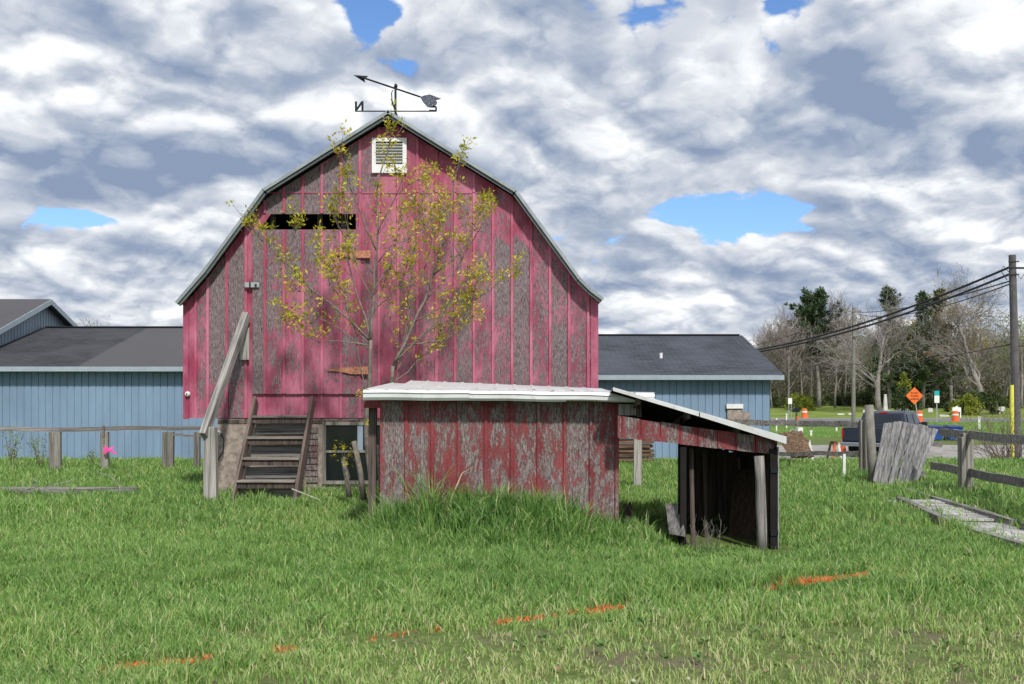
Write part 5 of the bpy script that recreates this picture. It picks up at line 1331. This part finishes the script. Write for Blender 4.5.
def shrub(name, seed, rx, rz_, n_, lab, m='bushdark', leaf=.16, cat='shrub', stems=4, cone_=False, z0=.15):
    rs = np.random.default_rng(seed); o = thing(name, (0, 0, 0), lab, cat)
    nc = max(10, n_//90); cc = rs.normal(size=(nc, 3)); cc /= np.linalg.norm(cc, axis=1)[:, None]; cc *= rs.uniform(.45, 1., (nc, 1))**.5
    cc[:, 2] = np.abs(cc[:, 2]) if not cone_ else cc[:, 2]*.5+.5
    if cone_: cc[:, :2] *= (1.08-cc[:, 2:3])
    idx = rs.integers(0, nc, n_); P_ = cc[idx]*.86+rs.normal(size=(n_, 3))*.12
    P_ = P_*np.array([rx, rx, rz_])+np.array([0, 0, z0]); P_[:, 2] = np.maximum(P_[:, 2], .02)
    D_ = rs.normal(size=(n_, 3))+cc[idx]*.8; T_ = np.clip(rs.random(nc)[idx]*.8+rs.uniform(-.2, .3, n_), 0, 1); L_ = leaf*rs.uniform(.6, 1.3, n_)
    leafmesh('foliage', M[m], leafquads(P_, D_, L_, L_*.5), T_, o)
    k_ = MB()
    for s_ in range(stems):
        a = rs.uniform(0, 6.28); k_.tube([(0, 0, -.1), (rx*.2*math.cos(a), rx*.2*math.sin(a), rz_*.4), (rx*.5*math.cos(a), rx*.5*math.sin(a), rz_*.8)], [.05*rx, .03*rx, .012*rx], 5)
    k_.build('stems', 'farbark', o); return o
def put(o, px, D, s=1., rot=None, lab=None, group=None, first=False, sz=None):
    x = X(px, D); loc = (x, D, H(x, D)); rot = random.uniform(0, 6.28) if rot is None else rot
    if first:
        o.location = loc; o.rotation_euler = (0, 0, rot); o.scale = (s, s, sz or s)
        if lab: o['label'] = lab
        if group: o['group'] = group
        return o
    return dup(o, loc, rot, (s, s, sz or s), lab, group)
# the tall white pine standing apart
put(pine('white_pine', 5, 13.3, 'tall white pine with bare lower trunk rising above the bare trees', bare=.46, lean=-.8, rad=3.9, dens=1.0, top_flat=True, lneed=.45), 819, 120, 1, 0, first=True)
bt1 = bare_tree('bare_tree', 3, 14.5, .42, 1.0, .22, lab='broad pale-trunked bare tree in the middle of the tree line', kids=(14, 7, 5, 5))
put(bt1, 879, 105, .84, .4, first=True, sz=.86)
bt2 = bare_tree('bare_tree', 8, 17, .40, .95, .18, lab='tallest grey bare tree behind the right utility pole', kids=(15, 7, 5, 5), twig='fartwig')
put(bt2, 987, 112, .98, 1.3, first=True, sz=.84)
bt3 = bare_tree('birch_tree', 21, 12, .16, .62, .30, lab='slim pale bare birch in the clump left of the white pine', up=.8, kids=(13, 6, 5, 3), twig='fartwigred')
GB = ''
BL = ['slim bare birch nearest the blue roof, leftmost of the clump but one', 'second slim birch from the blue roof, standing furthest forward but one', 'slim birch straight behind the small white notice sign', 'slim birch between the notice sign and the white pine', 'slim birch close to the left side of the white pine', 'slim birch touching the left of the white pine trunk', 'leftmost slim birch rising from behind the blue roof edge', 'slim birch between the white pine and the pale utility pole', 'slim birch just left of the pale utility pole']
for i, (px, D, s) in enumerate(((772, 118, .72), (781, 124, .80), (789, 116, .84), (797, 126, .92), (804, 121, .8), (812, 130, .9), (766, 128, .7), (835, 120, .95), (845, 127, 1.0))):
    put(bt3, px, D, s, None, BL[i], 'slim bare birches round the white pine', first=(i == 0))
gt_ = bare_tree('budding_tree', 31, 13.5, .26, .85, .25, lab='tree hazed with golden-brown buds left of the tallest bare tree', buds=(M['budgold'], 9), kids=(10, 5, 4, 4), twig='fartwigred')
put(gt_, 951, 118, .95, 1., first=True)
gt2 = bare_tree('budding_tree', 37, 10, .2, .85, .25, lab='smaller tree with fresh yellow-green buds behind the pole at right', buds=(M['budgreen'], 4), kids=(9, 5, 4, 3))
put(dup(gt2, (0, 0, 0)), 858, 129, .8, 1., 'bare-looking tree misted with fresh green behind the pale utility pole', first=True)
put(dup(gt2, (0, 0, 0)), 931, 119, .85, 2.5, 'light green budding tree behind the teal-topped sign', first=True)
put(dup(gt2, (0, 0, 0)), 1022, 118, 1.0, 4., 'green budding tree at the very right edge of the woods', first=True)
put(gt2, 1003, 122, .95, 2., first=True)
# pines among them
pn = pine('pine_tree', 12, 15.5, 'dark full pine behind the broad bare tree', bare=.16, rad=4.3, dens=1.15)
put(pn, 889, 117, .93, .3, first=True)
put(pn, 923, 116, .88, 2.2, lab='dark narrow-topped pine just right of the orange diamond sign')
put(pn, 938, 121, .93, 4.0, lab='dark pine between the golden tree and its narrow-topped neighbour')
pn2 = pine('pine_tree', 15, 9.5, 'dark low pine among the trunks of the wood', bare=.10, rad=2.8, dens=.8)
GP = 'low dark pines inside the wood'
for i, (px, D, s) in enumerate(((905, 126, 1.05), (918, 131, 1.15), (934, 127, 1.1), (846, 143, .8), (873, 131, .8), (948, 140, .9), (1030, 140, 1.0))):
    put(pn2, px, D, s, None, 'dark low pine among the trunks of the wood', GP, first=(i == 0))
GT = 'grey bare trees of the far wood'
b4 = bare_tree('bare_tree', 44, 13, .2, .8, .25, lab='grey bare tree standing back in the far wood', kids=(13, 6, 5, 3))
k = 0
for D in (134, 146, 158):
    px = 770+random.uniform(0, 10)
    while px < 1130:
        s = random.uniform(.58, .86)*(D/146)**.4
        if 795 < px < 860: s *= .85
        put(b4 if k % 2 else bt3, px, D+random.uniform(-4, 4), s, None, 'grey bare tree standing back in the far wood' if k % 2 else 'slim bare trunk standing back in the far wood', GT if k % 2 else 'slim trunks of the far wood', first=(k == 1)); k += 1
        px += random.uniform(12, 21)
# woodland floor brush as one mass
N_ = 52000; PX = rng.uniform(748, 1180, N_); DD = rng.uniform(132, 172, N_); XX = (PX-512)*DD/FPX; g0 = Hn(XX, DD)
top = 2.0+4.2*fbm(XX*.12, DD*.11+5)+2.6*(vnoise(XX*.5, DD*.3) > .6); zz_ = g0+top*rng.random(N_)**1.3
keep = fbm(XX*.35+3, zz_*.5+DD*.2) > .34
PP = np.stack([XX, DD, zz_], 1)[keep]; nn_ = len(PP); L_ = rng.uniform(.25, .7, nn_)
wb = leafmesh('woodland_undergrowth', M['brush'], leafquads(PP, rng.normal(size=(nn_, 3))+[0, 0, .6], L_, L_*.4), np.clip(fbm(PP[:, 0]*.3, PP[:, 2]*.8+PP[:, 1]*.1)*1.1+rng.uniform(-.3, .3, nn_), 0, 1)); wb['kind'] = 'stuff'
N_ = 60000; PX = rng.uniform(735, 1250, N_); DD = rng.uniform(176, 196, N_); XX = (PX-512)*DD/FPX; g0 = Hn(XX, DD); top = 5.5+4.5*fbm(XX*.07+11, DD*.05)
PP = np.stack([XX, DD, g0+top*rng.random(N_)**.9], 1); L_ = rng.uniform(.5, 1.3, N_)
fwd = leafmesh('far_wood', M['brush'], leafquads(PP, rng.normal(size=(N_, 3))+[0, 0, .8], L_, L_*.35), np.clip(fbm(PP[:, 0]*.15, PP[:, 2]*.4)*.9+rng.uniform(-.3, .25, N_), 0, 1)); fwd['kind'] = 'stuff'
# lone tree top behind the left roof
put(bare_tree('bare_tree', 55, 10.8, .2, .8, .4, lab='small bare treetop showing above the left blue building roof', buds=(M['budgreen'], 1), kids=(9, 5, 4, 3), twig='fartwig'), 84, 120, .92, 0, first=True)
# evergreens and shrubs on the cemetery lawn
put(shrub('arborvitae', 61, 1.35, 2.2, 2600, 'small dark cone-shaped evergreen behind the orange diamond sign', leaf=.26, cat='tree', cone_=False, z0=.9), 906, 95, .95, 0, first=True)
put(shrub('arborvitae', 62, .8, 1.9, 1300, 'pale yellow-green evergreen tip above the dark cone-shaped one', m='bushyellow', leaf=.25, cat='tree', cone_=True, z0=2.2), 904, 97, 1.0, 0, first=True)
j1 = shrub('juniper', 63, 1.7, 2.0, 2600, 'left and greener of two spreading junipers on the cemetery lawn', leaf=.28, m='bushyellow')
put(j1, 966, 101, .95, 0, first=True)
j2 = shrub('juniper', 64, 1.7, 1.9, 2600, 'right and darker of two spreading junipers on the cemetery lawn', leaf=.28)
put(j2, 978, 103, 1.1, 0, first=True)
put(j2, 951, 108, .55, 2., lab='small dark juniper left of the white two-legged sign')
put(shrub('shrub', 66, 1.5, 1.5, 2000, 'rounded yellow-green shrub at the left edge of the woods', m='bushyellow', leaf=.22), 799, 112, 1.1, 0, first=True)
j3 = shrub('shrub', 67, 2.2, 2.2, 2400, 'dark undergrowth shrub along the edge of the wood', leaf=.3)
for i, px in enumerate((772, 784, 812, 828, 846, 860, 886, 899, 933, 945, 992, 1008, 1022, 1040)):
    put(j3, px+random.uniform(-2, 2), 122+random.uniform(-4, 5), random.uniform(.5, .95), None, 'dark undergrowth shrub along the edge of the wood', 'shrubs along the wood edge', first=(i == 0))
# nearer leafless bush by the right pole
nbush = thing('bare_bush', (X(1000, 26), 26, H(12.7, 26)), 'sparse leafless bush in front of the right utility pole', 'bush')
rs = random.Random(9); k_ = MB(); P_, D_, T_, L_ = [], [], [], []
for s_ in range(70):
    p = Vector((X(1003, 26)+rs.gauss(0, .18), 26+rs.gauss(0, .2), H(12.7, 26)-.05)); d = Vector((rs.gauss(-.25, .55), rs.gauss(0, .4), 1)).normalized(); pts_ = [p.copy()]
    for q in range(6):
        d = (d+Vector((rs.gauss(0, .16), rs.gauss(0, .16), rs.gauss(-.03, .08)))).normalized(); p = p+d*rs.uniform(.16, .34); pts_.append(p.copy())
        if q > 1:
            d2 = (d+Vector((rs.gauss(0, .6), rs.gauss(0, .6), .1))).normalized(); e_ = p+d2*rs.uniform(.15, .35); k_.tube([p, e_], [.004, .002], 3)
            for w_ in range(4): P_.append(tuple(e_+Vector((rs.gauss(0, .05), rs.gauss(0, .05), rs.gauss(0, .05))))); D_.append((rs.gauss(0, 1), rs.gauss(0, 1), rs.gauss(0, 1))); T_.append(rs.random()); L_.append(.035)
    k_.tube(pts_, [.009-.001*i for i in range(7)], 3)
k_.build('stems', 'barktwig', nbush); leafmesh('buds', M['budgreen'], leafquads(P_, D_, L_, np.array(L_)*.6), T_, nbush)
# saplings against the left fence
for (px, pyt, n_, lab) in ((12, 425, 9, 'thin leafy sapling by the fence at the left edge'), (42, 432, 7, 'thin reddish sapling left of the widest fence post'), (92, 447, 4, 'low leaning sapling left of the ribboned fence post')):
    D = 22.8; x = X(px, D); o = thing('sapling', (x, D, H(x, D)), lab, 'sapling'); k_ = MB(); P_, D_, T_, L_ = [], [], [], []; hh = Z(pyt, D)-H(x, D)
    for s_ in range(n_):
        a = rs.uniform(-.35, .35); pts_ = [Vector((x, D, H(x, D)-.05))+Vector((a*f_*hh+rs.gauss(0, .02), rs.gauss(0, .03), f_*hh*rs.uniform(.85, 1))) for f_ in (0, .3, .6, 1)]
        k_.tube(pts_, [.008, .006, .004, .002], 4)
        for w_ in range(26):
            f_ = rs.uniform(.3, 1); q = pts_[1].lerp(pts_[3], (f_-.3)/.7); P_.append(tuple(q+Vector((rs.gauss(0, .05), rs.gauss(0, .05), rs.gauss(0, .05))))); D_.append((rs.gauss(0, 1), rs.gauss(0, 1), rs.gauss(0, 1))); T_.append(rs.random()); L_.append(.05)
    k_.build('stems', 'barktwig', o); leafmesh('foliage', M['budgreen'], leafquads(P_, D_, L_, np.array(L_)*.5), T_, o)
# headstones
heads = [(899, 411, 100, .45, .8, 0), (905, 410, 103, .5, .6, 0), (931, 401, 124, .9, .7, 0), (938.5, 402, 122, .55, .8, 0), (945, 398, 126, 1.0, 1.1, 0), (953, 400, 124, .5, 1.0, 0), (930.5, 409, 107, .5, .45, 0), (886, 407, 108, .45, 1.9, 1), (875, 410, 104, .5, .35, 0), (888, 411, 103, .5, .4, 0),
         (892, 411, 102, .45, .4, 0), (990, 404, 118, .55, .6, 0), (999, 413, 104, .4, .7, 0), (944.5, 416, 97, .9, .2, 0), (841, 411, 101, .7, .15, 0), (850, 412, 101, .3, .2, 0), (865, 409, 106, .4, .3, 0), (1003, 408, 110, .5, .5, 0)]
HL = ['small headstone left of the dark cone-shaped evergreen', 'wide low headstone just right of the cone-shaped evergreen foot', 'broad headstone left of the teal-topped sign', 'headstone directly right of the teal-topped sign', 'largest square headstone, uphill right of the teal-topped sign', 'tall narrow headstone uphill above the two-legged white sign', 'single small headstone low on the lawn left of the teal-topped sign', '',
 'small headstone at the foot of the broad bare tree', 'small headstone just right of the obelisk', 'second small headstone right of the obelisk', 'headstone at the right side of the two junipers', 'low headstone on the lawn below and right of the junipers', 'flat white slab on the lawn between the two drums', 'long flat slab left of the pale utility pole', 'tiny flat stone touching the pale utility pole', 'small headstone right of the pale utility pole', 'rightmost small headstone near the yellow pole guard']
for i, (px, py, D, w, h_, ob) in enumerate(heads):
    x = X(px, D); g0 = H(x, D); k_ = MB()
    if ob: k_.hexa([(x-w/2, D, g0-.1), (x+w/2, D, g0-.1), (x+w/2, D+w, g0-.1), (x-w/2, D+w, g0-.1), (x-w*.25, D+w*.25, g0+h_), (x+w*.25, D+w*.25, g0+h_), (x+w*.25, D+w*.75, g0+h_), (x-w*.25, D+w*.75, g0+h_)])
    else: k_.prism([(x-w/2, D, g0-.1), (x+w/2, D, g0-.1), (x+w/2, D, g0+h_*.8), (x+w*.3, D, g0+h_*.95), (x, D, g0+h_), (x-w*.3, D, g0+h_*.95), (x-w/2, D, g0+h_*.8)], (0, .2, 0))
    tag(k_.build('headstone', 'stone'), 'white obelisk headstone right of the broad bare tree' if ob else HL[i], 'headstone', None if ob else 'headstones on the cemetery lawn')
# white house half hidden in the wood
hx0, hx1, hy = X(838, 150), X(877, 150), 150
hs = thing('white_house', ((hx0+hx1)/2, hy, H(50, hy)), 'low white house half hidden behind the tree trunks', 'house'); g0 = H(51, hy)
zt = Z(379, hy)
k_ = MB(); k_.box(hx0, hx1, hy, hy+6, g0-.2, zt); k_.build('wall', 'cream', hs)
k_ = MB(); k_.prism([(hx0-.3, hy-.4, zt), (hx0-.3, hy+3, zt+1.3), (hx0-.3, hy+6.4, zt)], (hx1-hx0+.6, 0, 0)); k_.build('roof', 'shingle_b', hs)
for (a, c) in ((844, 847), (852, 855.5), (866, 872)):
    k_ = MB(); k_.box(X(a, hy), X(c, hy), hy-.05, hy-.004, Z(391, hy), Z(383, hy)); w_ = k_.build('window', 'carglass', hs)
# ------------------------------------------------------------------ grass blades
m, t, b = mat('grass_blades')
ca = t.node('ShaderNodeAttribute', attribute_name='col').outputs['Color']
setp(t, b, ca, .5, spec=.35)
tl = t.node('ShaderNodeBsdfTranslucent'); t.l.new(ca, tl.inputs[0]); mx = t.node('ShaderNodeMixShader'); mx.inputs[0].default_value = .30
t.l.new(b.outputs[0], mx.inputs[1]); t.l.new(tl.outputs[0], mx.inputs[2]); t.l.new(mx.outputs[0], t.n['Material Output'].inputs[0]); M['grass'] = m
def blades(name, x, y, h, w, col, lean=.85, z=None, kind='stuff'):
    n = len(x); z = Hn(x, y) if z is None else z
    a = rng.uniform(0, 2*np.pi, n); ld = rng.uniform(.1, 1., n)*lean; b_ = rng.uniform(0, 2*np.pi, n)
    dx, dy = np.cos(a)*ld, np.sin(a)*ld; sx_, sy_ = np.cos(b_)*w/2, np.sin(b_)*w/2
    f = [(0, 0, 1.), (.36, .14, .95), (.72, .48, .70), (1., 1., 0.)]
    V = []
    for (fz, fl_, fw_) in f:
        cz = z+h*fz*np.sqrt(np.clip(1-(ld*fl_)**2*.6, .15, 1))-.01; cx = x+dx*h*fl_; cy = y+dy*h*fl_
        if fw_ > 0:
            V += [np.stack([cx-sx_*fw_, cy-sy_*fw_, cz], 1), np.stack([cx+sx_*fw_, cy+sy_*fw_, cz], 1)]
        else: V.append(np.stack([cx, cy, cz], 1))
    V = np.stack(V, 1).reshape(-1, 3).astype(np.float32)
    base = np.arange(n, dtype=np.int32)[:, None]*7
    q = np.array([0, 1, 3, 2, 2, 3, 5, 4, 4, 5, 6], dtype=np.int32)[None, :]
    li = (base+q).ravel(); ls = (np.arange(n, dtype=np.int32)[:, None]*11+np.array([0, 4, 8], dtype=np.int32)[None, :]).ravel()
    me = bpy.data.meshes.new(name); me.vertices.add(len(V)); me.vertices.foreach_set('co', V.ravel()); me.loops.add(len(li)); me.loops.foreach_set('vertex_index', li)
    me.polygons.add(len(ls)); me.polygons.foreach_set('loop_start', ls)
    c4 = np.ones((n, 7, 4), dtype=np.float32); c4[:, :, :3] = col[:, None, :]
    at_ = me.attributes.new('col', 'FLOAT_COLOR', 'POINT'); at_.data.foreach_set('color', c4.ravel())
    me.update(calc_edges=True); me.materials.append(M['grass'])
    o = bpy.data.objects.new(name, me); COL.objects.link(o)
    if kind: o['kind'] = kind
    return o
def inside(x, y, r): return (x > r[0]) & (x < r[1]) & (y > r[2]) & (y < r[3])
PAL = np.array([(.090, .180, .042), (.145, .255, .060), (.215, .335, .085), (.285, .375, .105), (.38, .39, .16), (.52, .45, .27)], dtype=np.float32)
PAL = PAL*np.array([1.16, 1.25, 1.24], dtype=np.float32)
def palette(t_):
    t_ = np.clip(t_, 0, .9999)*(len(PAL)-1); i = t_.astype(int); f = (t_-i)[:, None]
    return PAL[i]*(1-f)+PAL[i+1]*f
def lawn(nt, per, py0, py1, px0, px1, wf):
    py = rng.uniform(py0, py1, nt); D = EYE*FPX/(py-HOR)*1.0; x = (rng.uniform(px0, px1, nt)-512)*D/FPX
    keep = ~inside(x, D, (FX0, BX1, D0-.02, 40)) & ~inside(x, D, (SX0+.02, SX1, DS, SD)) & ~inside(x, D, (2.0, 3.08, 11.75, 13.45)) & ~(inside(x, D, (5.62, 6.5, 9, 15.2)) & (rng.random(nt) < .93)) & (D < 28.6+.0*x) | ((x < 7.) & (D < 27.9) & ~inside(x, D, (FX0, BX1, D0-.02, 40)))
    keep &= ~inside(x, D, (-9.5, -6.0, 16.12, 16.42)) & ~(inside(x, D, (-4.3, -3.0, 15.2, 16.4)) & (rng.random(nt) < .6))
    keep &= ~inside(x, D, (SX0+.02, SX1, DS, SD)) & ~inside(x, D, (2.0, 3.08, 11.75, 13.45)) & ~(inside(x, D, (5.62, 6.5, 9, 15.2)) & (rng.random(nt) < .93))
    x, D = x[keep], D[keep]; nt = len(x)
    patch = fbm(x*.8+31, D*.8+17); bare = fbm(x*1.3+3, D*1.3+50); lushn = fbm(x*2.6+8, D*2.6+2)
    # shorter, thinner, yellower sward in the trodden foreground
    fore = np.clip((8.6-D)/2.4, 0, 1)*np.clip((x+3.2)/3., .25, 1)
    k2 = rng.random(nt) > np.clip((bare+.36*fore-.60)*6, 0, .86)
    x, D, patch, bare, lushn, fore = [q[k2] for q in (x, D, patch, bare, lushn, fore)]; nt = len(x)
    shel = np.exp(-((x-2.5)/.75)**4-((D-11.2)/.7)**4)
    hh = (.085+.075*patch+.07*(lushn-.5))*(1-.52*fore)*(1-.55*shel)
    mound = np.exp(-((x+.2)/1.4)**4-((D-11.45)/.55)**2)
    edge = np.exp(-((D-11.8)/.3)**2)*((x > SX0-.2) & (x < 1.6))+np.exp(-((D-16.2)/.35)**2)*((x > -4.5) & (x < -1.4))*.6+np.exp(-((x-7.25)/.45)**2)*(D > 10)*(D < 20)*.9+np.exp(-((D-22.2)/.3)**2)*(x < -5)*.5+np.exp(-((x-5.55)/.2)**2)*(D < 15.5)*(D > 9)*.3
    lush = np.clip(mound*1.0+edge*.45, 0, 1)
    hh = hh*(1+2.3*mound+.75*edge)*np.where(D > 17, .9, 1.)
    ri = np.repeat(np.arange(nt), per); n = len(ri); sp = .022+.012*lush[ri]
    bx = x[ri]+rng.normal(0, 1, n)*sp*(1+D[ri]*.06); by = D[ri]+rng.normal(0, 1, n)*sp*(1+D[ri]*.06)
    tuft = (1+.75*np.clip((vnoise(x*5.3+2, D*5.3)-.70)*4, 0, 1)*(1-.3*fore))[ri]
    h = hh[ri]*rng.uniform(.45, 1.25, n)*tuft
    w = wf(by)*rng.uniform(.7, 1.3, n)*(1+.35*lush[ri])
    dry = rng.random(n)
    tt = .30+.28*(lushn[ri]-.5)+.30*(fbm(x*.45, D*.45+9)[ri]-.5)+rng.normal(0, .17, n)-.13*lush[ri]+.26*fore[ri]
    tt = np.where(dry > .93-.24*fore[ri], rng.uniform(.8, 1., n), tt)
    col = palette(tt)
    # orange marking paint sprayed across the blades, in broken dashes
    pxl = bx/by*FPX+512; pyl = HOR+(EYE-Hn(bx, by))*FPX/by
    lx = np.array([60, 95, 215, 285, 415, 500, 630, 770, 870, 910]); ly = np.array([678, 672, 660, 651, 632, 622, 607, 589, 577, 574])
    yl_ = np.interp(pxl, lx, ly); on = (np.abs(pyl-yl_-1.5-1.2*(fbm(pxl*.05,pxl*0+4)-.5)) < 1.9) & (pxl > 60) & (pxl < 912)
    dash = np.zeros(n, bool)
    for a, c, pr in ((60, 95, .35), (95, 216, .95), (268, 302, .9), (366, 420, .95), (425, 440, .5), (492, 548, .95), (548, 584, .6), (586, 630, 1.), (765, 800, .8), (800, 872, 1.), (895, 912, .8)):
        dash |= (pxl > a) & (pxl < c) & (vnoise(pxl*.13, pxl*0+2) < pr*1.0-.05) & (rng.random(n) < pr)
    pm = on & dash
    band = (pyl-yl_ > -2) & (pyl-yl_ < 9) & dash & ~pm; h = np.where(band, h*.45, h)
    return bx, by, h, w, col, pm
A = lawn(58000, 8, 432, 590, -60, 1084, lambda d: .0034+.00062*d)
B = lawn(30000, 8, 575, 765, -90, 1114, lambda d: .0042+.0006*d)
bx, by, h, w, col, pm = [np.concatenate([p, q]) for p, q in zip(A, B)]
blades('grass', bx[~pm], by[~pm], h[~pm], w[~pm], col[~pm])
oc = np.repeat(np.array([[.78, .24, .07]], dtype=np.float32), pm.sum(), 0)*rng.uniform(.7, 1.05, (pm.sum(), 1)).astype(np.float32)
pl = blades('paint_line', bx[pm], by[pm], h[pm]*.50, w[pm]*1.6, oc, kind=None, lean=1.2)
tag(pl, 'broken orange marking-paint line sprayed across the foreground grass', 'paint line')
# mown verge beyond the fence
n = 60000; py = rng.uniform(424, 436.5, n); D = 1.85*FPX/(py-HOR); x = (rng.uniform(760, 1090, n)-512)*D/FPX
k = (D > 43) & (D < 73); x, D = x[k], D[k]; n = len(x)
blades('verge_grass', x, D, rng.uniform(.05, .13, n), np.full(n, .03), palette(.35+rng.normal(0, .1, n)+.3*(fbm(x*.3, D*.3)-.5)))

# dead leaves and chips lying in the foreground turf
n = 700; py = rng.uniform(560, 760, n); D = EYE*FPX/(py-HOR); x = (rng.uniform(-60, 1084, n)-512)*D/FPX
L_ = rng.uniform(.015, .045, n); d_ = rng.normal(size=(n, 3))*[1, 1, .25]
M['litter'] = tinted('dead_leaves', [(0, (.10, .06, .04)), (.5, (.24, .16, .10)), (.9, (.36, .29, .20)), (1, (.55, .52, .46))], .1)
lf = leafmesh('leaf_litter', M['litter'], leafquads(np.stack([x, D, Hn(x, D)+rng.uniform(.01, .05, n)], 1), d_, L_, L_*.7), rng.random(n)); lf['kind'] = 'stuff'

# broad-leaved weeds scattered through the turf
M['weedleaf'] = tinted('broad_weed_leaves', [(0, (.10, .19, .06)), (.5, (.16, .27, .08)), (1, (.26, .35, .12))], .2, .5)
P_, D_, T_, L_ = [], [], [], []
for _ in range(260):
    py = random.uniform(505, 740); D = EYE*FPX/(py-HOR); x = (random.uniform(-60, 1084)-512)*D/FPX
    if SX0-.1 < x < 3.2 and 11.6 < D < 14.3: continue
    if vnoise(x*.9+60, D*.9) < .48: continue
    r_ = random.uniform(.02, .055); tn = random.random()*.8; g0 = H(x, D)+random.uniform(.02, .07)
    for k in range(random.randint(6, 11)):
        a = random.uniform(0, 6.28); P_.append((x+.01*math.cos(a), D+.01*math.sin(a), g0)); D_.append((math.cos(a), math.sin(a), random.uniform(.25, 1.1))); T_.append(tn+random.uniform(0, .2)); L_.append(r_*random.uniform(.7, 1.3))
wd_ = leafmesh('lawn_weeds', M['weedleaf'], leafquads(P_, D_, L_, np.array(L_)*.5), T_); wd_['kind'] = 'stuff'
